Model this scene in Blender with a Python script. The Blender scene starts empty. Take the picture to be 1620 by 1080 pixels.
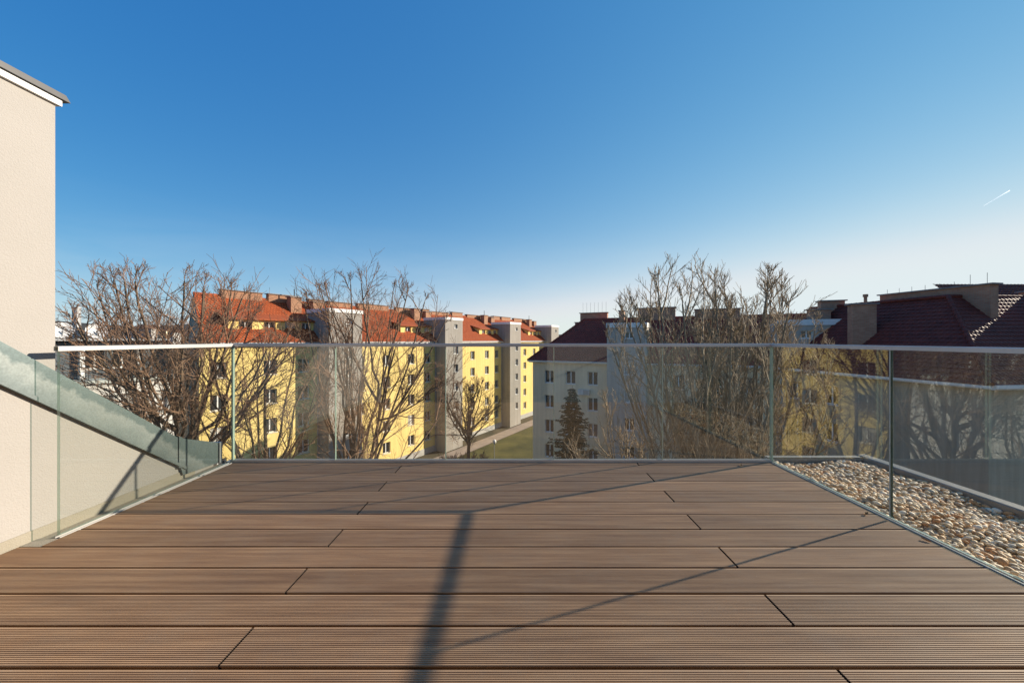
import bpy, math, random
import numpy as np
from mathutils import Vector, Matrix
R = math.radians
random.seed(7)
SC = bpy.context.scene
COL = SC.collection

# ------------------------------------------------------------------ camera, sky, sun, exposure
cam_d = bpy.data.cameras.new('camera')
cam = bpy.data.objects.new('camera', cam_d)
COL.objects.link(cam)
CZ = 1.1                                   # eye height above the deck
cam.location = (0, 0, CZ)
cam.rotation_euler = (R(90), 0, 0)
cam_d.sensor_width = 36
cam_d.lens = 13.0
cam_d.shift_x = -0.0049
cam_d.shift_y = -0.0019
cam_d.clip_start = 0.02
cam_d.clip_end = 30000
SC.camera = cam

SUN_EL, SUN_AZ = R(20.7), R(69.6)          # azimuth from +Y towards +X
world = bpy.data.worlds.new('World')
SC.world = world
world.use_nodes = True
wn, wl = world.node_tree.nodes, world.node_tree.links
wn.clear()
sky = wn.new('ShaderNodeTexSky')
sky.sky_type = 'NISHITA'
sky.sun_disc = False
sky.sun_elevation = SUN_EL
sky.sun_rotation = SUN_AZ
sky.altitude = 200
sky.air_density = 1.0
sky.dust_density = 0.0
sky.ozone_density = 2.0
bg = wn.new('ShaderNodeBackground')
bg.inputs[1].default_value = 0.12
wo = wn.new('ShaderNodeOutputWorld')
# thin cirrus veil low over the horizon, all the way round
tc = wn.new('ShaderNodeTexCoord')
mp = wn.new('ShaderNodeMapping'); mp.inputs['Scale'].default_value = (1.2, 1.2, 5.0); mp.inputs['Rotation'].default_value = (0.25, 0.1, 0.3)
nz = wn.new('ShaderNodeTexNoise'); nz.inputs['Scale'].default_value = 2.2; nz.inputs['Detail'].default_value = 7; nz.inputs['Roughness'].default_value = 0.6; nz.inputs['Distortion'].default_value = 0.4
mr = wn.new('ShaderNodeMapRange'); mr.inputs[1].default_value = 0.40; mr.inputs[2].default_value = 0.80; mr.inputs[3].default_value = 0.05; mr.inputs[4].default_value = 0.30
sx = wn.new('ShaderNodeSeparateXYZ')
mr2 = wn.new('ShaderNodeMapRange'); mr2.inputs[1].default_value = 0.28; mr2.inputs[2].default_value = 0.08
mm = wn.new('ShaderNodeMath'); mm.operation = 'MULTIPLY'
mx = wn.new('ShaderNodeMix'); mx.data_type = 'RGBA'; mx.inputs['B'].default_value = (3.7, 4.0, 4.2, 1)
wl.new(tc.outputs['Generated'], mp.inputs[0]); wl.new(mp.outputs[0], nz.inputs['Vector']); wl.new(nz.outputs[0], mr.inputs[0])
wl.new(tc.outputs['Generated'], sx.inputs[0]); wl.new(sx.outputs[2], mr2.inputs[0])
wl.new(mr.outputs[0], mm.inputs[0]); wl.new(mr2.outputs[0], mm.inputs[1])
# the photograph's deep, compressed rendering of the sky: per channel a power of the sky, a wide glow about the sun, pale haze low down
EXPO = 0.8
def wmath(op, a, b=None, c=None):
    m_ = wn.new('ShaderNodeMath'); m_.operation = op
    for i_, v_ in enumerate((a, b, c)):
        if v_ is None:
            continue
        if isinstance(v_, (int, float)):
            m_.inputs[i_].default_value = v_
        else:
            wl.new(v_, m_.inputs[i_])
    return m_.outputs[0]
SDV = (math.cos(SUN_EL) * math.sin(SUN_AZ), math.cos(SUN_EL) * math.cos(SUN_AZ), math.sin(SUN_EL))
vd = wn.new('ShaderNodeVectorMath'); vd.operation = 'DOT_PRODUCT'; vd.inputs[1].default_value = SDV
wl.new(tc.outputs['Generated'], vd.inputs[0])
low = wmath('POWER', math.e, wmath('MULTIPLY', wmath('MAXIMUM', sx.outputs[2], 0.0), -2.5))
spc = wn.new('ShaderNodeSeparateColor'); cbc = wn.new('ShaderNodeCombineColor')
wl.new(sky.outputs[0], spc.inputs[0])
for i, (g_, a_, d_, e_, top_) in enumerate(((0.5, -2.80, 0.95, 3.0157, 0.76), (0.5, -0.90, 0.31, 0.8686, 0.85), (0.3, -0.355, 0.06, 0.2907, 0.89))):
    base_ = wmath('POWER', wmath('MULTIPLY', spc.outputs[i], 0.12), g_)
    k_ = wmath('POWER', math.e, wmath('ADD', wmath('MULTIPLY_ADD', vd.outputs['Value'], d_, a_), wmath('MULTIPLY', low, e_)))
    v_ = wmath('SMOOTH_MIN', wmath('MULTIPLY', base_, k_), top_, 0.25)
    wl.new(wmath('MULTIPLY', v_, 1 / 0.12 / 2 ** EXPO), cbc.inputs[i])
wl.new(mm.outputs[0], mx.inputs['Factor']); wl.new(cbc.outputs[0], mx.inputs['A'])
wl.new(mx.outputs['Result'], bg.inputs[0]); wl.new(bg.outputs[0], wo.inputs[0])

sd = bpy.data.lights.new('sun', 'SUN')
sd.energy = 5.0
sd.angle = R(0.5)
sd.color = (1.0, 0.87, 0.70)
sun = bpy.data.objects.new('sun', sd)
COL.objects.link(sun)
sun.location = (30, 12, 40)
SDIR = Vector((math.cos(SUN_EL) * math.sin(SUN_AZ), math.cos(SUN_EL) * math.cos(SUN_AZ), math.sin(SUN_EL)))
sun.rotation_euler = SDIR.to_track_quat('Z', 'Y').to_euler()

vs = SC.view_settings
vs.view_transform = 'Standard'
vs.look = 'None'
vs.gamma = 1.0
vs.exposure = EXPO
vs.use_curve_mapping = False
SC.render.engine = 'CYCLES'
cy = SC.cycles
cy.use_denoising = True
cy.max_bounces = 8
cy.transparent_max_bounces = 40
cy.caustics_reflective = False
cy.caustics_refractive = False
cy.sample_clamp_indirect = 6

# ------------------------------------------------------------------ helpers: materials
def mat(name):
    m = bpy.data.materials.new(name)
    m.use_nodes = True
    m.node_tree.nodes.clear()
    return m, m.node_tree.nodes, m.node_tree.links

def node(n, t, **kw):
    x = n.new(t)
    for k, v in kw.items():
        if k.startswith('_'):
            setattr(x, k[1:], v)
        else:
            x.inputs[k.replace('__', ' ')].default_value = v
    return x

def ramp(n, stops):
    r = n.new('ShaderNodeValToRGB')
    el = r.color_ramp.elements
    while len(el) < len(stops):
        el.new(0.5)
    for e, (p, c) in zip(el, stops):
        e.position = p
        e.color = (*c, 1)
    return r

def surf(name, c1, c2, scale=3.0, rough=0.8, bump=0.0, bscale=60.0, stretch=(1, 1, 1), spec=0.3, metal=0.0, obj_random=0.0, detail=6, dist=0.02, streak=0.0, patch=0.0):
    """base colour wandering between c1 and c2 by noise, fine bump; optional per-object value shift"""
    m, n, l = mat(name)
    out = n.new('ShaderNodeOutputMaterial')
    b = node(n, 'ShaderNodeBsdfPrincipled', Roughness=rough, Metallic=metal)
    b.inputs['Specular IOR Level'].default_value = spec
    t = n.new('ShaderNodeTexCoord')
    mpn = node(n, 'ShaderNodeMapping'); mpn.inputs['Scale'].default_value = stretch
    nn = node(n, 'ShaderNodeTexNoise', Scale=scale, Detail=detail, Roughness=0.6)
    rp = ramp(n, [(0.3, c1), (0.7, c2)])
    l.new(t.outputs['Object'], mpn.inputs[0]); l.new(mpn.outputs[0], nn.inputs['Vector']); l.new(nn.outputs[0], rp.inputs[0])
    csock = rp.outputs[0]
    for amt, sc_, st_, p0, p1 in ((streak, 1.0, (2.2, 2.2, 0.12), 0.42, 0.62), (patch, 9.0, (1, 1, 1), 0.35, 0.65)):
        if amt:
            m2 = node(n, 'ShaderNodeMapping'); m2.inputs['Scale'].default_value = st_
            n2 = node(n, 'ShaderNodeTexNoise', Scale=sc_, Detail=5, Roughness=0.65)
            v0 = 1 - amt
            r2 = ramp(n, [(p0, (v0, v0 * 0.99, v0 * 0.97)), (p1, (1, 1, 1))])
            mm2 = n.new('ShaderNodeMix'); mm2.data_type = 'RGBA'; mm2.blend_type = 'MULTIPLY'; mm2.inputs['Factor'].default_value = 1.0
            l.new(t.outputs['Object'], m2.inputs[0]); l.new(m2.outputs[0], n2.inputs['Vector']); l.new(n2.outputs[0], r2.inputs[0])
            l.new(csock, mm2.inputs['A']); l.new(r2.outputs[0], mm2.inputs['B'])
            csock = mm2.outputs['Result']
    if obj_random:
        oi = n.new('ShaderNodeObjectInfo')
        mr_ = node(n, 'ShaderNodeMapRange'); mr_.inputs[3].default_value = 1 - obj_random; mr_.inputs[4].default_value = 1 + obj_random
        hs = n.new('ShaderNodeHueSaturation')
        l.new(oi.outputs['Random'], mr_.inputs[0]); l.new(mr_.outputs[0], hs.inputs['Value']); l.new(csock, hs.inputs['Color'])
        csock = hs.outputs[0]
    l.new(csock, b.inputs['Base Color'])
    if bump:
        bn = node(n, 'ShaderNodeTexNoise', Scale=bscale, Detail=3)
        bp = node(n, 'ShaderNodeBump', Strength=bump, Distance=dist)
        l.new(mpn.outputs[0], bn.inputs['Vector']); l.new(bn.outputs[0], bp.inputs['Height']); l.new(bp.outputs[0], b.inputs['Normal'])
    l.new(b.outputs[0], out.inputs[0])
    return m

def brick_mat(name, c1, c2, mortar):
    m, n, l = mat(name)
    out = n.new('ShaderNodeOutputMaterial')
    b = node(n, 'ShaderNodeBsdfPrincipled', Roughness=0.9)
    t = n.new('ShaderNodeTexCoord')
    g = n.new('ShaderNodeNewGeometry')
    sep = n.new('ShaderNodeSeparateXYZ')
    add = n.new('ShaderNodeMath'); add.operation = 'ADD'
    cmb = n.new('ShaderNodeCombineXYZ')
    br = node(n, 'ShaderNodeTexBrick', Scale=1.0)
    br.inputs['Color1'].default_value = (*c1, 1); br.inputs['Color2'].default_value = (*c2, 1); br.inputs['Mortar'].default_value = (*mortar, 1)
    br.inputs['Mortar Size'].default_value = 0.012; br.inputs['Brick Width'].default_value = 0.25; br.inputs['Row Height'].default_value = 0.08
    nn = node(n, 'ShaderNodeTexNoise', Scale=1.7, Detail=5)
    mxx = n.new('ShaderNodeMix'); mxx.data_type = 'RGBA'; mxx.blend_type = 'MULTIPLY'; mxx.inputs['Factor'].default_value = 0.5
    rp = ramp(n, [(0.3, (0.55, 0.52, 0.5)), (0.7, (1, 1, 1))])
    l.new(t.outputs['Object'], sep.inputs[0]); l.new(sep.outputs[0], add.inputs[0]); l.new(sep.outputs[1], add.inputs[1])
    l.new(add.outputs[0], cmb.inputs[0]); l.new(sep.outputs[2], cmb.inputs[1]); l.new(cmb.outputs[0], br.inputs['Vector'])
    l.new(t.outputs['Object'], nn.inputs['Vector']); l.new(nn.outputs[0], rp.inputs[0])
    l.new(br.outputs[0], mxx.inputs['A']); l.new(rp.outputs[0], mxx.inputs['B']); l.new(mxx.outputs['Result'], b.inputs['Base Color'])
    l.new(b.outputs[0], out.inputs[0])
    return m

def glass_mat(name, tint):
    """clear float glass sheet: Fresnel reflection, straight transmission with a faint tint"""
    m, n, l = mat(name)
    out = n.new('ShaderNodeOutputMaterial')
    g = n.new('ShaderNodeNewGeometry')
    ior = node(n, 'ShaderNodeMapRange'); ior.inputs[3].default_value = 1.68; ior.inputs[4].default_value = 1 / 1.68
    fr = n.new('ShaderNodeFresnel')
    tr = n.new('ShaderNodeBsdfTransparent'); tr.inputs[0].default_value = (*tint, 1)
    gl = n.new('ShaderNodeBsdfGlossy'); gl.inputs['Roughness'].default_value = 0.0; gl.inputs[0].default_value = (0.97, 0.99, 0.97, 1)
    ms = n.new('ShaderNodeMixShader')
    l.new(g.outputs['Backfacing'], ior.inputs[0]); l.new(ior.outputs[0], fr.inputs[0])
    l.new(fr.outputs[0], ms.inputs[0]); l.new(tr.outputs[0], ms.inputs[1]); l.new(gl.outputs[0], ms.inputs[2])
    l.new(ms.outputs[0], out.inputs[0])
    return m

def pane_mat():
    """house window glass: dark room behind, some with pale blinds or curtains"""
    m, n, l = mat('window_glass')
    out = n.new('ShaderNodeOutputMaterial')
    b = node(n, 'ShaderNodeBsdfPrincipled', Roughness=0.04)
    b.inputs['Specular IOR Level'].default_value = 0.6
    oi = n.new('ShaderNodeObjectInfo')
    rp = ramp(n, [(0.0, (0.012, 0.014, 0.017)), (0.5, (0.03, 0.032, 0.035)), (0.78, (0.10, 0.10, 0.10)), (0.93, (0.38, 0.37, 0.34))])
    rp.color_ramp.interpolation = 'CONSTANT'
    l.new(oi.outputs['Random'], rp.inputs[0]); l.new(rp.outputs[0], b.inputs['Base Color'])
    l.new(b.outputs[0], out.inputs[0])
    return m

def pebble_mat():
    m, n, l = mat('river_pebble')
    out = n.new('ShaderNodeOutputMaterial')
    b = node(n, 'ShaderNodeBsdfPrincipled', Roughness=0.62)
    b.inputs['Specular IOR Level'].default_value = 0.2
    oi = n.new('ShaderNodeObjectInfo'); g = n.new('ShaderNodeNewGeometry')
    ad = n.new('ShaderNodeMath'); ad.operation = 'ADD'
    fc = n.new('ShaderNodeMath'); fc.operation = 'FRACT'
    rp = ramp(n, [(0.0, (0.54, 0.40, 0.24)), (0.14, (0.40, 0.34, 0.25)), (0.28, (0.68, 0.57, 0.41)), (0.42, (0.47, 0.25, 0.11)), (0.52, (0.33, 0.28, 0.22)),
                  (0.62, (0.62, 0.48, 0.30)), (0.76, (0.74, 0.66, 0.52)), (0.88, (0.50, 0.33, 0.18))])
    rp.color_ramp.interpolation = 'CONSTANT'
    t = n.new('ShaderNodeTexCoord')
    nn = node(n, 'ShaderNodeTexNoise', Scale=45.0, Detail=5)
    r2 = ramp(n, [(0.3, (0.82, 0.77, 0.70)), (0.65, (1, 1, 1))])
    mxx = n.new('ShaderNodeMix'); mxx.data_type = 'RGBA'; mxx.blend_type = 'MULTIPLY'; mxx.inputs['Factor'].default_value = 0.8
    l.new(oi.outputs['Random'], ad.inputs[0]); l.new(g.outputs['Random Per Island'], ad.inputs[1]); l.new(ad.outputs[0], fc.inputs[0]); l.new(fc.outputs[0], rp.inputs[0])
    l.new(t.outputs['Object'], nn.inputs['Vector']); l.new(nn.outputs[0], r2.inputs[0])
    gm = n.new('ShaderNodeMix'); gm.data_type = 'RGBA'; gm.blend_type = 'MULTIPLY'; gm.clamp_result = True; gm.inputs['Factor'].default_value = 1.0; gm.inputs['B'].default_value = (1.22, 1.20, 1.16, 1)
    l.new(rp.outputs[0], mxx.inputs['A']); l.new(r2.outputs[0], mxx.inputs['B']); l.new(mxx.outputs['Result'], gm.inputs['A']); l.new(gm.outputs['Result'], b.inputs['Base Color'])
    l.new(b.outputs[0], out.inputs[0])
    return m

def deck_mat():
    """brown wood-plastic board: streaks along the board, own tone per board, pale specks of dirt"""
    m, n, l = mat('composite_board')
    out = n.new('ShaderNodeOutputMaterial')
    b = node(n, 'ShaderNodeBsdfPrincipled', Roughness=0.55)
    b.inputs['Specular IOR Level'].default_value = 0.85
    t = n.new('ShaderNodeTexCoord')
    g = n.new('ShaderNodeNewGeometry')
    mp1 = node(n, 'ShaderNodeMapping'); mp1.inputs['Scale'].default_value = (0.7, 16, 1)
    n1 = node(n, 'ShaderNodeTexNoise', Scale=2.0, Detail=8, Roughness=0.65)
    rp = ramp(n, [(0.32, (0.245, 0.138, 0.070)), (0.5, (0.345, 0.206, 0.108)), (0.68, (0.46, 0.292, 0.160))])
    oi = n.new('ShaderNodeObjectInfo')
    mr_ = node(n, 'ShaderNodeMapRange'); mr_.inputs[3].default_value = 0.82; mr_.inputs[4].default_value = 1.14
    hs = n.new('ShaderNodeHueSaturation')
    n2 = node(n, 'ShaderNodeTexNoise', Scale=5.0, Detail=6, Roughness=0.7)      # dusty patches
    r2 = ramp(n, [(0.45, (0, 0, 0)), (0.75, (1, 1, 1))])
    mx1 = n.new('ShaderNodeMix'); mx1.data_type = 'RGBA'; mx1.inputs['B'].default_value = (0.33, 0.25, 0.175, 1)
    ml = n.new('ShaderNodeMath'); ml.operation = 'MULTIPLY'; ml.inputs[1].default_value = 0.35
    v = node(n, 'ShaderNodeTexVoronoi', Scale=26.0)                                # specks
    lt = n.new('ShaderNodeMath'); lt.operation = 'LESS_THAN'; lt.inputs[1].default_value = 0.035
    mx2 = n.new('ShaderNodeMix'); mx2.data_type = 'RGBA'; mx2.inputs['B'].default_value = (0.42, 0.36, 0.30, 1)
    l.new(g.outputs['Position'], mp1.inputs[0]); l.new(mp1.outputs[0], n1.inputs['Vector']); l.new(n1.outputs[0], rp.inputs[0])
    l.new(oi.outputs['Random'], mr_.inputs[0]); l.new(mr_.outputs[0], hs.inputs['Value']); l.new(rp.outputs[0], hs.inputs['Color'])
    l.new(g.outputs['Position'], n2.inputs['Vector']); l.new(n2.outputs[0], r2.inputs[0]); l.new(r2.outputs[0], ml.inputs[0]); l.new(ml.outputs[0], mx1.inputs['Factor'])
    l.new(hs.outputs[0], mx1.inputs['A'])
    l.new(g.outputs['Position'], v.inputs['Vector']); l.new(v.outputs['Distance'], lt.inputs[0]); l.new(lt.outputs[0], mx2.inputs['Factor'])
    l.new(mx1.outputs['Result'], mx2.inputs['A']); l.new(mx2.outputs['Result'], b.inputs['Base Color'])
    n3 = node(n, 'ShaderNodeTexNoise', Scale=3.0, Detail=4)
    r3 = node(n, 'ShaderNodeMapRange'); r3.inputs[3].default_value = 0.62; r3.inputs[4].default_value = 0.85
    l.new(mp1.outputs[0], n3.inputs['Vector']); l.new(n3.outputs[0], r3.inputs[0]); l.new(r3.outputs[0], b.inputs['Roughness'])
    n4 = node(n, 'ShaderNodeTexNoise', Scale=400.0, Detail=2)
    bp = node(n, 'ShaderNodeBump', Strength=0.25, Distance=0.001)
    l.new(g.outputs['Position'], n4.inputs['Vector']); l.new(n4.outputs[0], bp.inputs['Height']); l.new(bp.outputs[0], b.inputs['Normal'])
    l.new(b.outputs[0], out.inputs[0])
    return m

def patina_mat():
    """weathered sheet metal: teal patina with pale run marks"""
    m, n, l = mat('patinated_metal')
    out = n.new('ShaderNodeOutputMaterial')
    b = node(n, 'ShaderNodeBsdfPrincipled', Roughness=0.5, Metallic=0.35)
    g = n.new('ShaderNodeNewGeometry')
    # pale lower band and darker upper band along the slope, parted by ragged run-off marks
    sp = n.new('ShaderNodeSeparateXYZ'); l.new(g.outputs['Position'], sp.inputs[0])
    va = n.new('ShaderNodeMath'); va.operation = 'MULTIPLY_ADD'; va.inputs[1].default_value = 0.759; l.new(sp.outputs[1], va.inputs[0]); l.new(sp.outputs[2], va.inputs[2])
    vb = n.new('ShaderNodeMapRange'); vb.clamp = False; vb.inputs[1].default_value = 2.322; vb.inputs[2].default_value = 2.537; l.new(va.outputs[0], vb.inputs[0])
    n1 = node(n, 'ShaderNodeTexNoise', Scale=11.0, Detail=8, Roughness=0.68, Distortion=0.3)
    n0 = node(n, 'ShaderNodeTexNoise', Scale=2.3, Detail=4)
    l.new(g.outputs['Position'], n1.inputs['Vector']); l.new(g.outputs['Position'], n0.inputs['Vector'])
    ad = n.new('ShaderNodeMath'); ad.operation = 'MULTIPLY_ADD'; ad.inputs[1].default_value = 0.9; l.new(n1.outputs[0], ad.inputs[0]); l.new(vb.outputs[0], ad.inputs[2])
    ae = n.new('ShaderNodeMath'); ae.operation = 'MULTIPLY_ADD'; ae.inputs[1].default_value = 0.8; l.new(n0.outputs[0], ae.inputs[0]); l.new(ad.outputs[0], ae.inputs[2])
    nrm_ = n.new('ShaderNodeMath'); nrm_.operation = 'MULTIPLY_ADD'; nrm_.inputs[1].default_value = 0.5; nrm_.inputs[2].default_value = -0.2; l.new(ae.outputs[0], nrm_.inputs[0])
    rp = ramp(n, [(0.12, (0.14, 0.175, 0.178)), (0.30, (0.195, 0.235, 0.235)), (0.50, (0.265, 0.30, 0.295)), (0.58, (0.13, 0.175, 0.178)), (0.85, (0.165, 0.215, 0.218))])
    l.new(nrm_.outputs[0], rp.inputs[0])
    n2 = node(n, 'ShaderNodeTexNoise', Scale=90.0, Detail=3)
    r2 = ramp(n, [(0.35, (0.75, 0.75, 0.75)), (0.65, (1, 1, 1))])
    mxx = n.new('ShaderNodeMix'); mxx.data_type = 'RGBA'; mxx.blend_type = 'MULTIPLY'; mxx.inputs['Factor'].default_value = 0.7
    l.new(g.outputs['Position'], n2.inputs['Vector']); l.new(n2.outputs[0], r2.inputs[0])
    l.new(rp.outputs[0], mxx.inputs['A']); l.new(r2.outputs[0], mxx.inputs['B']); l.new(mxx.outputs['Result'], b.inputs['Base Color'])
    bp = node(n, 'ShaderNodeBump', Strength=0.3, Distance=0.01)
    n3 = node(n, 'ShaderNodeTexNoise', Scale=7.0, Detail=3)
    l.new(g.outputs['Position'], n3.inputs['Vector']); l.new(n3.outputs[0], bp.inputs['Height']); l.new(bp.outputs[0], b.inputs['Normal'])
    l.new(b.outputs[0], out.inputs[0])
    return m

M = {}
M['stucco_cream'] = surf('stucco_cream', (0.325, 0.310, 0.290), (0.355, 0.337, 0.318), 1.6, 0.9, 0.5, 140, dist=0.006)
M['stucco_base'] = surf('stucco_splash_zone', (0.28, 0.255, 0.20), (0.32, 0.295, 0.245), 5, 0.95, 0.5, 140, dist=0.006)
M['stucco_yellow'] = surf('stucco_yellow', (0.80, 0.60, 0.215), (0.85, 0.655, 0.255), 0.5, 0.92, 0.2, 30, streak=0.12)
M['stucco_beige'] = surf('stucco_beige', (0.80, 0.655, 0.45), (0.85, 0.71, 0.50), 0.5, 0.92, 0.2, 30, streak=0.12)
M['stucco_grey'] = surf('stucco_grey', (0.31, 0.288, 0.258), (0.35, 0.325, 0.292), 0.5, 0.92, 0.2, 30, streak=0.14)
M['stucco_blue'] = surf('stucco_blue', (0.46, 0.425, 0.375), (0.51, 0.475, 0.425), 0.5, 0.92, 0.2, 30, streak=0.14)
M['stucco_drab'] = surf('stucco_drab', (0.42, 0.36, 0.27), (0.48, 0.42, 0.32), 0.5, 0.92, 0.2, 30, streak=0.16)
M['stucco_white'] = surf('stucco_white', (0.62, 0.60, 0.57), (0.72, 0.70, 0.67), 0.7, 0.9, 0.2, 30, streak=0.14)
M['plinth'] = surf('plinth_render', (0.34, 0.33, 0.31), (0.46, 0.45, 0.42), 1.2, 0.95, 0.4, 8)
M['tile_orange'] = surf('clay_tile_orange', (0.34, 0.072, 0.022), (0.46, 0.12, 0.04), 2.2, 0.75, 0.3, 12, patch=0.35)
M['tile_red'] = surf('clay_tile_dark_red', (0.15, 0.032, 0.022), (0.23, 0.052, 0.034), 1.8, 0.7, 0.3, 12, patch=0.35)
M['tile_brick_red'] = surf('clay_tile_brick_red', (0.26, 0.052, 0.034), (0.36, 0.080, 0.050), 1.8, 0.75, 0.3, 12, patch=0.3)
M['white'] = surf('white_paint', (0.72, 0.72, 0.70), (0.80, 0.80, 0.78), 4, 0.5)
M['zinc'] = surf('zinc_sheet', (0.33, 0.34, 0.35), (0.43, 0.44, 0.45), 3, 0.45, 0.1, 12, metal=0.5)
M['dark_metal'] = surf('dark_sheet_metal', (0.035, 0.037, 0.04), (0.06, 0.06, 0.065), 3, 0.45, metal=0.3)
M['alu'] = surf('brushed_aluminium', (0.50, 0.49, 0.47), (0.60, 0.59, 0.57), 3, 0.4, 0.05, 200, (1, 1, 1), metal=0.35)
M['curb'] = surf('coated_curb_metal', (0.17, 0.17, 0.15), (0.23, 0.225, 0.20), 5, 0.5, 0.05, 30)
M['brick'] = brick_mat('old_brick', (0.36, 0.15, 0.075), (0.44, 0.21, 0.11), (0.32, 0.24, 0.17))
M['brick_dark'] = brick_mat('sooty_brick', (0.42, 0.165, 0.09), (0.50, 0.25, 0.15), (0.34, 0.26, 0.20))
M['coping'] = surf('stone_coping', (0.20, 0.18, 0.17), (0.30, 0.27, 0.25), 3, 0.9)
M['slate'] = surf('slate_sheet', (0.075, 0.09, 0.105), (0.11, 0.125, 0.14), 2, 0.5)
M['sage'] = surf('pale_sheet_cladding', (0.38, 0.41, 0.38), (0.46, 0.48, 0.45), 2, 0.6)
M['bark'] = surf('bark', (0.10, 0.07, 0.048), (0.19, 0.135, 0.092), 6, 0.95, 0.6, 30)
M['twig'] = surf('twig_bark', (0.20, 0.115, 0.072), (0.31, 0.195, 0.125), 2, 0.85)
M['bark_pale'] = surf('pale_bark', (0.15, 0.125, 0.085), (0.25, 0.21, 0.15), 6, 0.95, 0.6, 30)
M['twig_pale'] = surf('pale_twig_bark', (0.23, 0.17, 0.105), (0.38, 0.29, 0.19), 2, 0.8)
M['needle'] = surf('spruce_needles', (0.016, 0.034, 0.016), (0.035, 0.062, 0.028), 3, 0.8)
M['ground'] = surf('courtyard_soil', (0.055, 0.050, 0.030), (0.105, 0.085, 0.055), 0.25, 0.98, 0.5, 4)
M['lawn'] = surf('lawn', (0.035, 0.042, 0.010), (0.125, 0.112, 0.03), 0.25, 0.95, 0.6, 12)
M['path'] = surf('pale_path', (0.26, 0.21, 0.175), (0.36, 0.29, 0.24), 0.8, 0.95)
M['hill'] = surf('wooded_hill', (0.035, 0.034, 0.026), (0.085, 0.07, 0.055), 0.04, 1.0, 1.0, 0.15)
M['hill_roof'] = surf('far_roof', (0.14, 0.085, 0.065), (0.19, 0.11, 0.085), 1, 0.9)
M['dish'] = surf('dish_white', (0.66, 0.65, 0.63), (0.74, 0.73, 0.71), 3, 0.5)
M['gravel_bed'] = surf('gravel_fines', (0.30, 0.22, 0.13), (0.42, 0.32, 0.20), 60, 0.95, 0.5, 120)
M['black'] = surf('dark_substructure', (0.012, 0.012, 0.012), (0.02, 0.02, 0.02), 5, 0.9)
M['seal'] = surf('clear_joint_seal', (0.46, 0.50, 0.46), (0.56, 0.60, 0.56), 8, 0.2)
def edge_mat():
    m, n, l = mat('glass_edge_green')
    out = n.new('ShaderNodeOutputMaterial')
    b_ = node(n, 'ShaderNodeBsdfPrincipled', Roughness=0.15); b_.inputs['Base Color'].default_value = (0.46, 0.58, 0.51, 1)
    tr = n.new('ShaderNodeBsdfTransparent'); tr.inputs[0].default_value = (0.72, 0.88, 0.80, 1)
    ms = n.new('ShaderNodeMixShader'); ms.inputs[0].default_value = 0.45
    l.new(tr.outputs[0], ms.inputs[1]); l.new(b_.outputs[0], ms.inputs[2]); l.new(ms.outputs[0], out.inputs[0])
    return m
M['glass_edge'] = edge_mat()
M['glass'] = glass_mat('balustrade_glass', (0.984, 0.993, 0.980))
M['cut_end'] = surf('shade_painted_end', (0.035, 0.024, 0.018), (0.07, 0.05, 0.038), 60, 0.9)  # shade painted in: board ends coloured dark so sunlit joints look unlit
M['pane'] = pane_mat()
M['pebble'] = pebble_mat()
M['board'] = deck_mat()
M['patina'] = patina_mat()
M['lamp_globe'] = surf('opal_globe', (0.7, 0.7, 0.68), (0.75, 0.75, 0.73), 2, 0.3)

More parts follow.
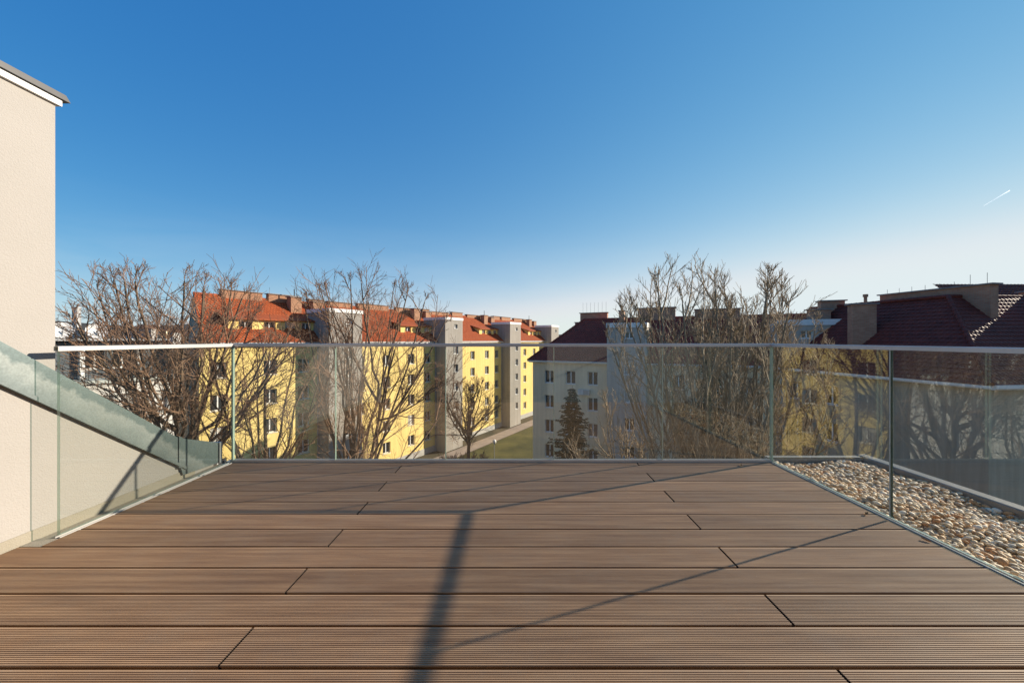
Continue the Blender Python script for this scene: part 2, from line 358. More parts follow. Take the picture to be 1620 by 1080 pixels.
# ------------------------------------------------------------------ helpers: meshes and objects
class MB:
    def __init__(s):
        s.v, s.f, s.m = [], [], []
    def poly(s, pts, mi=0):
        b = len(s.v)
        s.v += [tuple(p) for p in pts]
        s.f.append(tuple(range(b, b + len(pts)))); s.m.append(mi)
        return s
    def box(s, x0, x1, y0, y1, z0, z1, mi=0):
        b = len(s.v)
        s.v += [(x0, y0, z0), (x1, y0, z0), (x1, y1, z0), (x0, y1, z0), (x0, y0, z1), (x1, y0, z1), (x1, y1, z1), (x0, y1, z1)]
        for q in ((0, 3, 2, 1), (4, 5, 6, 7), (0, 1, 5, 4), (1, 2, 6, 5), (2, 3, 7, 6), (3, 0, 4, 7)):
            s.f.append(tuple(b + i for i in q)); s.m.append(mi)
        return s
    def prism(s, prof, axis, a0, a1, mi=0):
        """extrude a 2D outline along an axis ('x': prof=(y,z), 'y': prof=(x,z), 'z': prof=(x,y))"""
        b = len(s.v); k = len(prof)
        for a in (a0, a1):
            for p, q in prof:
                s.v.append({'x': (a, p, q), 'y': (p, a, q), 'z': (p, q, a)}[axis])
        s.f.append(tuple(range(b, b + k))); s.m.append(mi)
        s.f.append(tuple(range(b + 2 * k - 1, b + k - 1, -1))); s.m.append(mi)
        for i in range(k):
            j = (i + 1) % k
            s.f.append((b + j, b + i, b + k + i, b + k + j)); s.m.append(mi)
        return s
    def rod(s, p0, p1, r0, r1=None, n=8, mi=0):
        p0, p1 = Vector(p0), Vector(p1); r1 = r0 if r1 is None else r1
        d = (p1 - p0).normalized()
        a = d.orthogonal().normalized(); c = d.cross(a)
        b = len(s.v)
        for p, r in ((p0, r0), (p1, r1)):
            for i in range(n):
                t = 2 * math.pi * i / n
                s.v.append(tuple(p + a * (r * math.cos(t)) + c * (r * math.sin(t))))
        for i in range(n):
            j = (i + 1) % n
            s.f.append((b + i, b + j, b + n + j, b + n + i)); s.m.append(mi)
        s.f.append(tuple(range(b + n - 1, b - 1, -1))); s.m.append(mi)
        s.f.append(tuple(range(b + n, b + 2 * n))); s.m.append(mi)
        return s
    def lathe(s, prof, c=(0, 0, 0), n=16, mi=0):
        b = len(s.v)
        for r, z in prof:
            for i in range(n):
                t = 2 * math.pi * i / n
                s.v.append((c[0] + r * math.cos(t), c[1] + r * math.sin(t), c[2] + z))
        for k in range(len(prof) - 1):
            for i in range(n):
                j = (i + 1) % n
                s.f.append((b + k * n + i, b + k * n + j, b + (k + 1) * n + j, b + (k + 1) * n + i)); s.m.append(mi)
        return s
    def mesh(s, name, mats, smooth=False):
        me = bpy.data.meshes.new(name)
        me.from_pydata(s.v, [], s.f)
        for x in (mats if isinstance(mats, (list, tuple)) else [mats]):
            me.materials.append(x)
        if any(s.m):
            me.polygons.foreach_set('material_index', s.m)
        if smooth:
            me.polygons.foreach_set('use_smooth', [True] * len(s.f))
        me.update()
        return me
    def build(s, name, mats, parent=None, smooth=False):
        return link(name, s.mesh(name, mats, smooth), parent)

def link(name, me, parent=None, loc=None, rotz=None):
    o = bpy.data.objects.new(name, me)
    COL.objects.link(o)
    if parent is not None:
        o.parent = parent
    if loc is not None:
        o.location = loc
    if rotz is not None:
        o.rotation_euler = (0, 0, rotz)
    return o

def tag(o, label=None, cat=None, group=None, kind=None):
    for k, v in (('label', label), ('category', cat), ('group', group), ('kind', kind)):
        if v:
            o[k] = v
    return o

def thing(name, label, cat, loc=(0, 0, 0), rotz=0, group=None):
    return tag(link(name, None, None, loc, rotz), label, cat, group)

GZ = -16.0                                  # courtyard level

# ------------------------------------------------------------------ terrain
def sheet(name, pts, z, m, kind='structure', label=None):
    o = MB().poly([(x, y, z) for x, y in pts]).build(name, m)
    return tag(o, label, None, None, kind)
sheet('ground', [(-6000, -6000), (6000, -6000), (6000, 6000), (-6000, 6000)], GZ, M['ground'], label='brown winter soil of the courtyard and land beyond')
U = Vector((0.514, 0.858)); N = Vector((0.858, -0.514))       # along and outward of the yellow row
UB = Vector((0.413, 0.911)); NB = Vector((0.911, -0.413))     # the same for its neighbours
C0 = Vector((-24.6, 36.9))
STEP = U * 18.5
def yl(k, a, off):                                            # point by row section k: a along, off outward
    p = C0 + STEP * k + U * a + N * off
    return (p.x, p.y)
sheet('lawn', [yl(1, -6, 5.2), yl(3, 30, 5.2), yl(3, 30, 40), yl(0, 4, 40), yl(0, 4, 12)], GZ + 0.01, M['lawn'], label='green winter lawn between the apartment houses')
sheet('path', [yl(0, -8, 2.4), yl(3, 26, 2.4), yl(3, 26, 5.0), yl(0, -8, 5.0)], GZ + 0.02, M['path'], label='pale gravel path along the yellow houses')

def hill_mesh():
    b = MB()
    nA, nR = 90, 7
    rs = random.Random(3)
    prof = [rs.uniform(0.55, 1.0) for _ in range(nA + 1)]
    for _ in range(2):
        prof = [(prof[max(i - 1, 0)] + 2 * prof[i] + prof[min(i + 1, nA)]) / 4 for i in range(nA + 1)]
    for j in range(nR + 1):
        t = j / nR
        for i in range(nA + 1):
            a = R(-100 + 200 * i / nA)                       # from left of view round to the right
            r = 300 + 700 * t
            env = 0.35 + 0.65 * max(0, math.cos((a + R(52)) * 0.9)) ** 2
            h = 60 * env * prof[i] * math.sin(t * math.pi / 2) ** 1.3 + rs.uniform(-1, 1) * 2.2 * t
            b.v.append((r * math.sin(a), r * math.cos(a), GZ - 1 + h))
    for j in range(nR):
        for i in range(nA):
            q = j * (nA + 1) + i
            b.f.append((q, q + 1, q + nA + 2, q + nA + 1)); b.m.append(0)
    return b
tag(hill_mesh().build('hill', M['hill'], smooth=True), 'low wooded hill far off behind the houses', None, None, 'structure')

# ------------------------------------------------------------------ the house we stand on
house = thing('terrace_house', 'cream rendered house whose roof terrace fills the foreground', 'house')
WX = -2.66
b = MB()
sl = lambda y: 0.88 - 0.759 * (y - 1.9)                        # lower edge of the sloping flashing
b.prism([(-0.30, -0.14), (3.24, -0.14), (3.24, 0.06), (2.98, 0.12), (2.13, sl(2.13) + 0.1), (2.13, 2.45), (-0.30, 2.45)], 'x', WX - 0.30, WX)
b.build('side_wall', M['stucco_cream'], house)
b = MB()                                                        # wall behind, with the door opening
b.box(WX + 0.003, -2.5, -0.30, -0.06, -0.1, 2.45).box(0.55, 3.24, -0.30, -0.06, -0.1, 2.45).box(-2.5, 0.55, -0.30, -0.06, 2.2, 2.45)
b.build('facade_wall', M['stucco_cream'], house)
b = MB().box(-8.5, 3.20, -10, 3.42, GZ, -0.15)
b.build('lower_storeys', M['stucco_cream'], house)
b = MB().box(-8.5, 3.24, -10, -0.31, -0.1, 2.44)
b.build('upper_storey', M['stucco_cream'], house)
b = MB().prism([(-0.3, 2.50), (3.3, -0.10), (3.3, -0.16), (-0.3, -0.16)], 'x', -8.5, WX - 0.46)
b.build('roof_slope', M['dark_metal'], house)
# sloping sheet-metal verge flashing with its level end piece
fl = MB()
fl.prism([(-0.25, sl(-0.25)), (2.93, sl(2.93)), (2.90, sl(2.93) + 0.225), (-0.25, sl(-0.25) + 0.215)], 'x', WX - 0.45, WX + 0.016)
fl.prism([(-0.25, sl(-0.25) - 0.018), (2.95, sl(2.95) - 0.018), (2.95, sl(2.95) + 0.006), (-0.25, sl(-0.25) + 0.006)], 'x', WX + 0.006, WX + 0.026)
vf = fl.build('verge_flashing', M['patina'], house)
MB().prism([(2.925, 0.03), (3.20, 0.015), (3.285, 0.015), (3.285, 0.185), (2.905, 0.325), (2.90, 0.11)], 'x', WX - 0.44, WX + 0.019).build('end_piece', M['patina'], house)
MB().prism([(2.885, 0.10), (2.915, 0.09), (2.915, 0.33), (2.885, 0.345)], 'x', WX - 0.43, WX + 0.024).build('fold_seam', M['patina'], house)
MB().prism([(3.27, 0.01), (3.30, 0.01), (3.30, 0.19), (3.27, 0.19)], 'x', WX - 0.43, WX + 0.03).build('end_cap', M['zinc'], house)
MB().box(WX - 0.35, WX + 0.018, -0.4, 2.148, 2.451, 2.487).build('fascia', M['white'], house)
MB().prism([(-0.4, 2.488), (2.178, 2.488), (2.155, 2.520), (-0.4, 2.520)], 'x', WX - 0.5, WX + 0.032).build('roof_edge', M['dark_metal'], house)
MB().box(-8.5, 3.30, -10, -0.03, 2.53, 2.60).build('roof_slab', M['dark_metal'], house)
MB().box(WX + 0.0005, WX + 0.004, -0.3, 3.05, -0.1, 0.055).build('base_strip', M['stucco_base'], house)
MB().box(WX + 0.006, -2.540, 1.972, 2.052, -0.13, -0.003).box(WX + 0.006, -2.576, 2.0525, 3.30, -0.13, -0.006).build('edge_strip', M['stucco_base'], house)
# sliding door behind the camera
dr = MB()
for x in (-2.5, -1.5, -0.5, 0.47):
    dr.box(x, x + 0.08, -0.20, -0.14, 0.0, 2.2)
dr.box(-2.42, 0.47, -0.195, -0.145, 2.1, 2.2).box(-2.42, 0.47, -0.195, -0.145, 0.0, 0.06)
door = dr.build('sliding_door', M['dark_metal'], house)
for x in (-2.42, -1.42, -0.42):
    MB().box(x, x + 0.92 if x < -1 else 0.47, -0.175, -0.165, 0.06, 2.1).build('pane', M['pane'], door)
MB().box(2.30, 3.17, 3.385, 3.44, -0.14, 0.022).build('front_curb', M['curb'], house)
MB().prism([(3.165, -0.14), (3.245, -0.14), (3.245, 0.030), (3.235, 0.036), (3.175, 0.030), (3.165, 0.024)], 'y', -0.05, 3.447).build('side_curb', M['curb'], house)
MB().box(-2.66, 2.30, 3.375, 3.43, -0.14, -0.012).build('front_edge', M['zinc'], house)

# ------------------------------------------------------------------ deck: ribbed boards, each its own piece
deck = MB().box(-2.655, 2.27, -0.05, 3.34, -0.08, -0.05).build('terrace_deck', M['black'])
tag(deck, 'brown ribbed composite decking of the roof terrace', None, None, 'structure')
PITCH, GAP = 0.1812, 0.0125
def board_mesh(L, w):
    prof = [(0.007, -0.022), (0.007, -0.008), (0, -0.006), (0, -0.0025), (0.002, 0.0)]
    y = 0.006
    nr = max(1, int((w - 0.012) / 0.0082))
    p = (w - 0.012) / nr
    for i in range(nr):
        prof += [(y + 0.0, 0.0), (y + p * 0.18, -0.0021), (y + p * 0.42, -0.0021), (y + p * 0.60, 0.0)]
        y += p
    prof += [(w - 0.002, 0.0), (w, -0.0025), (w, -0.006), (w - 0.007, -0.008), (w - 0.007, -0.022)]
    mb = MB().prism(prof, 'x', 0, L)
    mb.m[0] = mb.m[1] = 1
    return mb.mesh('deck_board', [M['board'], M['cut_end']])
cache = {}
k0 = -6
for k in range(k0, 13):
    y0 = 1.242 + PITCH * k + GAP / 2
    y1 = min(1.242 + PITCH * (k + 1) - GAP / 2, 3.318)
    if y1 - y0 < 0.04:
        continue
    xl = -2.645 if y1 < 2.02 else -2.535
    xr = 2.262
    if k % 2 == 0:
        spans = [(xl, -1.014), (-1.004, xr)]
    else:
        spans = [(xl, 1.064), (1.0745, xr)]
    for a, c in spans:
        key = (round(c - a, 3), round(y1 - y0, 4))
        if key not in cache:
            cache[key] = board_mesh(c - a, y1 - y0)
        o = link('deck_board', cache[key], deck, (a, y0, random.uniform(-0.0007, 0.0007)))

# ------------------------------------------------------------------ glass railing round the terrace
rail = thing('glass_railing', 'frameless glass railing with slim metal handrail round the terrace', 'railing', (0, 3.33, 0))
def rbuild(mb, name, mats, smooth=False):
    o = mb.build(name, mats, rail, smooth)
    o.location = (0, -3.33, 0)
    return o
GT = 0.0085                                                     # half thickness of the laminated panes
def pane(axis, a0, a1, c, z0=0.012, z1=1.055):
    mb = MB()
    if axis == 'x':
        mb.box(a0, a1, c - GT, c + GT, z0, z1)
        big = (2, 4)
    else:
        mb.box(c - GT, c + GT, a0, a1, z0, z1)
        big = (3, 5)
    mb.m = [0 if i in big else 1 for i in range(6)]
    rbuild(mb, 'glass_pane', [M['glass'], M['glass_edge']])
XL, XR, YF = -2.556, 2.288, 3.33
fx = [XL + 0.006, -1.634, -0.643, 0.332, 1.310, XR - 0.006]
for i in range(5):
    pane('x', fx[i] + 0.003, fx[i + 1] - 0.003, YF)
    if i:
        rbuild(MB().box(fx[i] - 0.0025, fx[i] + 0.0025, YF - 0.006, YF + 0.006, 0.02, 1.05), 'joint_seal', M['seal'])
pane('y', 2.062, YF - 0.013, XL)
ry = [YF - 0.013, 2.262, 1.19, 0.10]
for i in range(3):
    pane('y', ry[i + 1] + 0.004, ry[i] - 0.004, XR)
    if i:
        rbuild(MB().box(XR - 0.007, XR + 0.007, ry[i] - 0.004, ry[i] + 0.004, 0.02, 1.05), 'joint_seal', M['seal'])
for x in (XL, XR):
    rbuild(MB().box(x - 0.0055, x + 0.0055, YF - 0.0125, YF + 0.007, 0.02, 1.05), 'corner_seal', M['seal'])
# U-shaped handrail and base channel
def uprof(c, w, z0, z1, t=0.004):
    return [(c - w, z0), (c - w + t, z0), (c - w + t, z1 - t), (c + w - t, z1 - t), (c + w - t, z0), (c + w, z0), (c + w, z1 - 0.004), (c + w - 0.004, z1), (c - w + 0.004, z1), (c - w, z1 - 0.004)]
HZ0, HZ1 = 1.036, 1.064
rbuild(MB().prism(uprof(YF, 0.0135, HZ0, HZ1), 'x', XL - 0.0135, XR + 0.0135), 'handrail', M['alu'])
rbuild(MB().prism(uprof(XL, 0.0135, HZ0, HZ1 - 0.001), 'y', 2.05, YF - 0.014), 'handrail', M['alu'])
rbuild(MB().prism(uprof(XR, 0.0135, HZ0, HZ1 - 0.001), 'y', 0.08, YF - 0.014), 'handrail', M['alu'])
def chan(axis, c, a0, a1):
    mb = MB()
    for s in (-1, 1):
        pr = sorted((c + s * 0.0095, c + s * 0.016))
        if axis == 'x':
            mb.box(a0, a1, pr[0], pr[1], -0.10, 0.022)
        else:
            mb.box(pr[0], pr[1], a0, a1, -0.10, 0.004)
    rbuild(mb, 'base_channel', M['alu'])
chan('x', YF, XL - 0.02, XR + 0.02)
chan('y', XL, 2.055, YF - 0.022)
chan('y', XR, 0.08, YF - 0.022)

# ------------------------------------------------------------------ gravel strip
gravel = MB().box(XR + 0.022, 3.163, 0.0, 3.384, -0.12, -0.035).build('gravel_bed', M['gravel_bed'])
tag(gravel, 'strip of rounded multicoloured river pebbles beside the glass railing', 'gravel', None, 'stuff')
def ico(sub=1):
    import bmesh
    bm = bmesh.new()
    bmesh.ops.create_icosphere(bm, subdivisions=sub, radius=1)
    v = np.array([x.co[:] for x in bm.verts]); f = np.array([[y.index for y in x.verts] for x in bm.faces])
    bm.free()
    return v, f
IV, IF = ico(2)
prs = random.Random(11)
shapes = []
for i in range(8):
    v = IV.copy()
    for _ in range(3):
        d = np.array([prs.gauss(0, 1) for _ in range(3)]); d /= np.linalg.norm(d)
        v *= (1 + 0.16 * (v @ d)[:, None])
    v *= np.array([1.0, prs.uniform(0.62, 0.85), prs.uniform(0.40, 0.55)])
    me = bpy.data.meshes.new('pebble')
    me.from_pydata(v.tolist(), [], IF.tolist()); me.materials.append(M['pebble'])
    me.polygons.foreach_set('use_smooth', [True] * len(IF)); me.update()
    shapes.append((v, me))
pl = []
for layer, dens in ((0, 0.031), (1, 0.036)):
    y = 0.9
    while y < 3.375:
        x = XR + 0.032
        while x < 3.155:
            px, py = x + prs.uniform(-0.013, 0.013), y + prs.uniform(-0.013, 0.013)
            s = prs.choice((0.014, 0.017, 0.019, 0.021, 0.024))
            bulge = 0.012 * math.sin(px * 9 + py * 4) + 0.008 * math.sin(py * 11 - px * 5)
            pl.append((px, py, -0.030 + layer * 0.013 + bulge + prs.uniform(-0.004, 0.006), s, prs.uniform(0, 6.28), prs.gauss(0, 0.30), prs.gauss(0, 0.30), prs.randrange(8), layer))
            x += dens
        y += dens
def seen_px(p):
    return p[3] / p[1] if p[8] == 1 and p[0] / p[1] < 1.36 else 0
pl.sort(key=seen_px, reverse=True)
for p in pl[:300]:
    o = link('pebble', shapes[p[7]][1], gravel, p[:3])
    o.rotation_euler = (p[5], p[6], p[4]); o.scale = (p[3],) * 3
av, af, nb = [], [], 0
for p in pl[300:]:
    Mx = np.array(Matrix.Rotation(p[4], 3, 'Z') @ Matrix.Rotation(p[6], 3, 'Y') @ Matrix.Rotation(p[5], 3, 'X'))
    av.append((shapes[p[7]][0] * p[3]) @ Mx.T + np.array(p[:3])); af.append(IF + nb); nb += len(IV)
def np_mesh(name, v, f, m, smooth=False):
    me = bpy.data.meshes.new(name)
    v = np.asarray(v, np.float32); f = np.asarray(f, np.int32)
    k = f.shape[1]
    me.vertices.add(len(v)); me.vertices.foreach_set('co', v.ravel())
    me.loops.add(f.size); me.loops.foreach_set('vertex_index', f.ravel())
    me.polygons.add(len(f)); me.polygons.foreach_set('loop_start', np.arange(0, f.size, k, dtype=np.int32))
    try:
        me.polygons.foreach_set('loop_total', np.full(len(f), k, np.int32))
    except Exception:
        pass
    me.materials.append(m)
    if smooth:
        me.polygons.foreach_set('use_smooth', np.ones(len(f), bool))
    me.update(calc_edges=True); me.validate()
    return me
tag(link('pebble_fill', np_mesh('pebble_fill', np.concatenate(av), np.concatenate(af), M['pebble'], True), gravel), None, None, None, 'stuff')

# ------------------------------------------------------------------ building kit
def wall(name, parent, m, s0, s1, z0, z1, holes=(), y0=0.0, rotz=0.0, off=(0, 0, 0), reveal=0.22):
    """wall sheet in its own x/z plane facing -y, real openings with reveals; rotz/off place it in the parent"""
    ss = sorted({s0, s1, *[h[0] - h[2] / 2 for h in holes], *[h[0] + h[2] / 2 for h in holes]})
    zs = sorted({z0, z1, *[h[1] - h[3] / 2 for h in holes], *[h[1] + h[3] / 2 for h in holes]})
    mb = MB()
    inside = lambda s, z: any(abs(s - h[0]) < h[2] / 2 and abs(z - h[1]) < h[3] / 2 for h in holes)
    for i in range(len(ss) - 1):
        for j in range(len(zs) - 1):
            if not inside((ss[i] + ss[i + 1]) / 2, (zs[j] + zs[j + 1]) / 2):
                mb.poly([(ss[i], y0, zs[j]), (ss[i + 1], y0, zs[j]), (ss[i + 1], y0, zs[j + 1]), (ss[i], y0, zs[j + 1])])
    for s, z, w, h in holes:
        a, c, d, e = s - w / 2, s + w / 2, z - h / 2, z + h / 2
        r = y0 + reveal
        mb.poly([(a, y0, d), (a, y0, e), (a, r, e), (a, r, d)]).poly([(c, y0, e), (c, y0, d), (c, r, d), (c, r, e)])
        mb.poly([(a, y0, e), (c, y0, e), (c, r, e), (a, r, e)]).poly([(c, y0, d), (a, y0, d), (a, r, d), (c, r, d)])
    o = mb.build(name, m, parent)
    o.location = off; o.rotation_euler = (0, 0, rotz)
    return o

WM = {}
def window_meshes(w, h, kind='two'):
    key = (w, h, kind)
    if key in WM:
        return WM[key]
    f = MB(); t = 0.075
    a, c = w / 2, h / 2
    f.box(-a, -a + t, 0, 0.06, -c, c).box(a - t, a, 0, 0.06, -c, c).box(-a + t, a - t, 0, 0.06, c - t, c).box(-a + t, a - t, 0, 0.06, -c, -c + t)
    if kind != 'one':
        f.box(-0.05, 0.05, -0.012, 0.058, -c + t, c - t)
    if kind == 'four':
        f.box(-a + t, -0.05, 0.0, 0.057, c * 0.28, c * 0.28 + 0.06).box(0.05, a - t, 0.0, 0.057, c * 0.28, c * 0.28 + 0.06)
    p = MB().box(-a + t * 0.9, a - t * 0.9, 0.025, 0.035, -c + t * 0.9, c - t * 0.9)
    s = MB().box(-a - 0.04, a + 0.04, -0.27, 0.0, -c - 0.05, -c - 0.002)
    WM[key] = (f.mesh('window', M['white']), p.mesh('pane', M['pane']), s.mesh('sill', M['white']))
    return WM[key]

def add_windows(parent, holes, y0=0.0, rotz=0.0, off=(0, 0, 0), kind='two', reveal=0.22):
    rm = Matrix.Translation(Vector(off)) @ Matrix.Rotation(rotz, 4, 'Z')
    for s, z, w, h in holes:
        fm, pm, sm = window_meshes(w, h, kind)
        p = rm @ Vector((s, y0 + reveal - 0.02, z))
        o = link('window', fm, parent, p, rotz)
        link('pane', pm, o); link('sill', sm, o)

def tiles(mb, e0, e1, t0, t1, course=0.34, wave=0.30, amp=0.035, step=0.045):
    """clay tile courses over the roof plane eave e0-e1, top t0-t1"""
    e0, e1, t0, t1 = map(Vector, (e0, e1, t0, t1))
    x = (e1 - e0).normalized()
    nrm = x.cross((t0 + t1) / 2 - (e0 + e1) / 2).normalized()
    if nrm.z < 0:
        nrm = -nrm
    slope = ((t0 + t1) / 2 - (e0 + e1) / 2); slope -= x * slope.dot(x)
    n = max(1, round(slope.length / course))
    for i in range(n):
        a0, a1 = i / n, (i + 1) / n
        L0, R0, L1, R1 = e0.lerp(t0, a0), e1.lerp(t1, a0), e0.lerp(t0, a1), e1.lerp(t1, a1)
        sL, sR = min((L0 - e0).dot(x), (L1 - e0).dot(x)), max((R0 - e0).dot(x), (R1 - e0).dot(x))
        if sR - sL < 0.05:
            continue
        w = wave / 4
        k0, k1 = math.ceil(sL / w), math.floor(sR / w)
        ph = (i % 2) * 0.5
        cols = []
        lo0, hi0 = (L0 - e0).dot(x), (R0 - e0).dot(x)
        lo1, hi1 = (L1 - e0).dot(x), (R1 - e0).dot(x)
        base0, base1 = L0 - x * lo0, L1 - x * lo1
        bi = len(mb.v)
        m = 0
        for k in range(k0 - 1, k1 + 2):
            s = k * w
            sa, sb = min(max(s, lo0), hi0), min(max(s, lo1), hi1)
            wv = amp * 0.5 * (1 + math.sin(2 * math.pi * (s / wave + ph)))
            p0, p1 = base0 + x * sa, base1 + x * sb
            mb.v += [tuple(p0 - nrm * 0.02), tuple(p0 + nrm * (step + wv)), tuple(p1 + nrm * (wv * 0.9))]
            m += 1
        for k in range(m - 1):
            q = bi + 3 * k
            mb.f += [(q, q + 3, q + 4, q + 1), (q + 1, q + 4, q + 5, q + 2)]; mb.m += [0, 0]

def chimney(parent, x0, x1, y0, y1, z0, z1, m, cap=0.09, pots=0, name='chimney'):
    o = MB().box(x0, x1, y0, y1, z0, z1).build(name, m, parent)
    MB().box(x0 - 0.12, x1 + 0.12, y0 - 0.12, y1 + 0.12, z1 + 0.002, z1 + cap).build('cap', M['coping'], o)
    for i in range(pots):
        px = x0 + (x1 - x0) * (i + 0.5) / pots
        MB().rod((px, (y0 + y1) / 2, z1), (px, (y0 + y1) / 2, z1 + 0.7), 0.09, 0.08).build('flue_pot', M['brick_dark'], o)
    return o

# ------------------------------------------------------------------ the yellow stepped row, four houses
EAVE, RIDGE = 0.80, 5.55
ROWS = [-1.67 - 2.9 * i for i in range(5)]
rowz = math.atan2(U.y, U.x)
LBL = ['yellow apartment house with orange roof, nearest of the long row, behind the leftmost bare trees',
       'second yellow apartment house of the row, its orange roof carrying twin white dishes',
       'third yellow apartment house of the row, behind the small bare tree on the lawn',
       'farthest yellow apartment house of the row, half hidden by the beige hipped house']
def yellow(k):
    p = C0 + STEP * k
    t = thing('apartment_house', LBL[k], 'apartment house', (p.x, p.y, 0), rowz, 'yellow apartment row')
    rs = random.Random(40 + k)
    x0, x1 = (-5.7 if k == 0 else -9.9), 8.6
    sk = 1.2 if k == 0 else 0.0                                   # the first house is cut askew at its free end
    tx0, tx1, ty, tz = 4.9, 9.0, -2.0, 4.1                        # stair tower at the right-hand end
    cols = [-4.3, 0.0, 3.3] if k == 0 else [-8.3, -4.3, 0.0, 3.3]
    holes = [(c, z, 1.25, 1.45) for c in cols for z in ROWS]
    wall('front_wall', t, M['stucco_yellow'], x0, tx0 + 0.1, GZ + 0.9, EAVE - 0.25, holes)
    add_windows(t, holes)
    MB().box(x0 + 0.01, tx0, -0.06, 0.2, GZ, GZ + 0.9).build('plinth', M['plinth'], t)
    MB().box(x0, tx0, -0.42, 0.01, EAVE - 0.26, EAVE - 0.10).build('cornice', M['white'], t)
    MB().prism([(-0.56, EAVE - 0.09), (-0.50, EAVE - 0.13), (-0.43, EAVE - 0.09), (-0.43, EAVE + 0.02), (-0.56, EAVE + 0.02)], 'x', x0, tx0 - 0.01).build('gutter', M['zinc'], t)
    MB().rod((tx0 - 0.12, -0.1, GZ), (tx0 - 0.12, -0.1, EAVE - 0.3), 0.06).build('downpipe', M['zinc'], t)
    roof = MB()
    tiles(roof, (x0, -0.55, EAVE), (x1 - 0.01, -0.55, EAVE), (x0 + sk, 5.0, RIDGE), (x1 - 0.01, 5.0, RIDGE))
    ro = roof.build('roof', M['tile_orange'], t)
    MB().poly([(x1, 10.4, EAVE), (x0 + 2 * sk, 10.4, EAVE), (x0 + sk, 5.01, RIDGE + 0.03), (x1, 5.01, RIDGE + 0.03)]).build('rear_roof', M['tile_orange'], t)
    ridge = MB()
    s = x0 + sk
    while s < x1 - 0.2:
        ridge.rod((s, 5.0, RIDGE + 0.02), (min(s + 0.42, x1), 5.0, RIDGE + 0.02), 0.14, 0.12, 7)
        s += 0.4
    ridge.build('ridge_tiles', M['tile_orange'], ro)
    e = MB()
    e.poly([(x1, 10, GZ), (x0 + 2 * sk, 10, GZ), (x0 + 2 * sk, 10, EAVE), (x1, 10, EAVE)])
    if k == 0:
        e.poly([(x0 + 2 * sk, 10, GZ), (x0, 0.0, GZ), (x0, 0.0, EAVE), (x0 + sk, 5.0, RIDGE - 0.06), (x0 + 2 * sk, 10, EAVE)])
        e.poly([(x0, 0, EAVE), (x0 + sk, 5, RIDGE - 0.06), (x0 + sk, 5.0, RIDGE + 0.12), (x0, -0.55, EAVE + 0.12), (x0, -0.5, EAVE)])
    if k == 3:
        e.poly([(x1, 0, GZ), (x1, 10, GZ), (x1, 10, EAVE), (x1, 5.0, RIDGE - 0.06), (x1, 0, EAVE)])
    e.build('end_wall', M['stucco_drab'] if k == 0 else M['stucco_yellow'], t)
    # attic storey set back in the roof beside the tower
    dx0 = -3.2 if k == 0 else -1.1
    dy, dz = 0.95, 3.05
    ah = [(c, 2.42, 1.1, 1.0) for c in ([-1.75, 0.4, 2.4, 4.1] if k == 0 else [0.3, 2.3, 4.1])]
    wall('dormer', t, M['stucco_yellow'], dx0, tx0 + 0.3, 1.72, dz, ah, dy)
    add_windows(t, ah, dy)
    MB().poly([(dx0, dy, 1.72), (dx0, dy, dz), (dx0, dy + 2.2, dz + 0.75)]).build('dormer_cheek', M['stucco_yellow'], t)
    MB().prism([(dy - 0.35, dz - 0.02), (dy - 0.35, dz + 0.10), (dy + 2.4, dz + 0.88), (dy + 2.4, dz + 0.70)], 'x', dx0 - 0.3, tx0 + 0.28).build('dormer_roof', M['tile_orange'], t)
    # grey stair tower
    th = [((tx0 + tx1) / 2 + 0.4, z + 1.15, 1.1, 1.25) for z in ROWS] + [((tx0 + tx1) / 2 + 0.4, 3.15, 0.8, 0.65)]
    wall('stair_tower', t, M['stucco_grey'], tx0, tx1, GZ, tz, th, ty)
    add_windows(t, th, ty)
    q = MB()
    q.poly([(tx0, 2.4, GZ), (tx0, ty, GZ), (tx0, ty, tz), (tx0, 2.4, tz)]).poly([(tx1, ty, GZ), (tx1, 2.4, GZ), (tx1, 2.4, tz), (tx1, ty, tz)])
    q.poly([(tx1, 2.4, EAVE), (tx0, 2.4, EAVE), (tx0, 2.4, tz), (tx1, 2.4, tz)])
    q.build('tower_side', M['stucco_grey'], t)
    MB().box(tx0 - 0.08, tx1 + 0.08, ty - 0.08, 2.48, tz + 0.002, tz + 0.42).build('tower_cap', M['white'], t)
    chimney(t, 3.7, 4.9, 3.3, 4.2, 2.5, 5.9, M['brick'])
    MB().rod((4.3, 3.75, 5.9), (4.3, 3.75, 6.9), 0.05).build('vent_pipe', M['dark_metal'], t)
    chimney(t, 6.3, 7.5, 3.4, 4.2, 3.0, 5.6, M['brick'])
    s = x0 + sk + (2.2 if k == 0 else 0.4)                        # long low brick chimney walls along the ridge
    while s < x1 - 1.0:
        ln = rs.uniform(2.2, 5.5)
        chimney(t, s, min(s + ln, x1 - 0.2), 4.7, 5.3, RIDGE - 0.6, RIDGE + rs.uniform(0.30, 0.62), M['brick'], 0.08)
        s += ln + rs.uniform(0.6, 1.8)
    return t
for k in range(4):
    yellow(k)

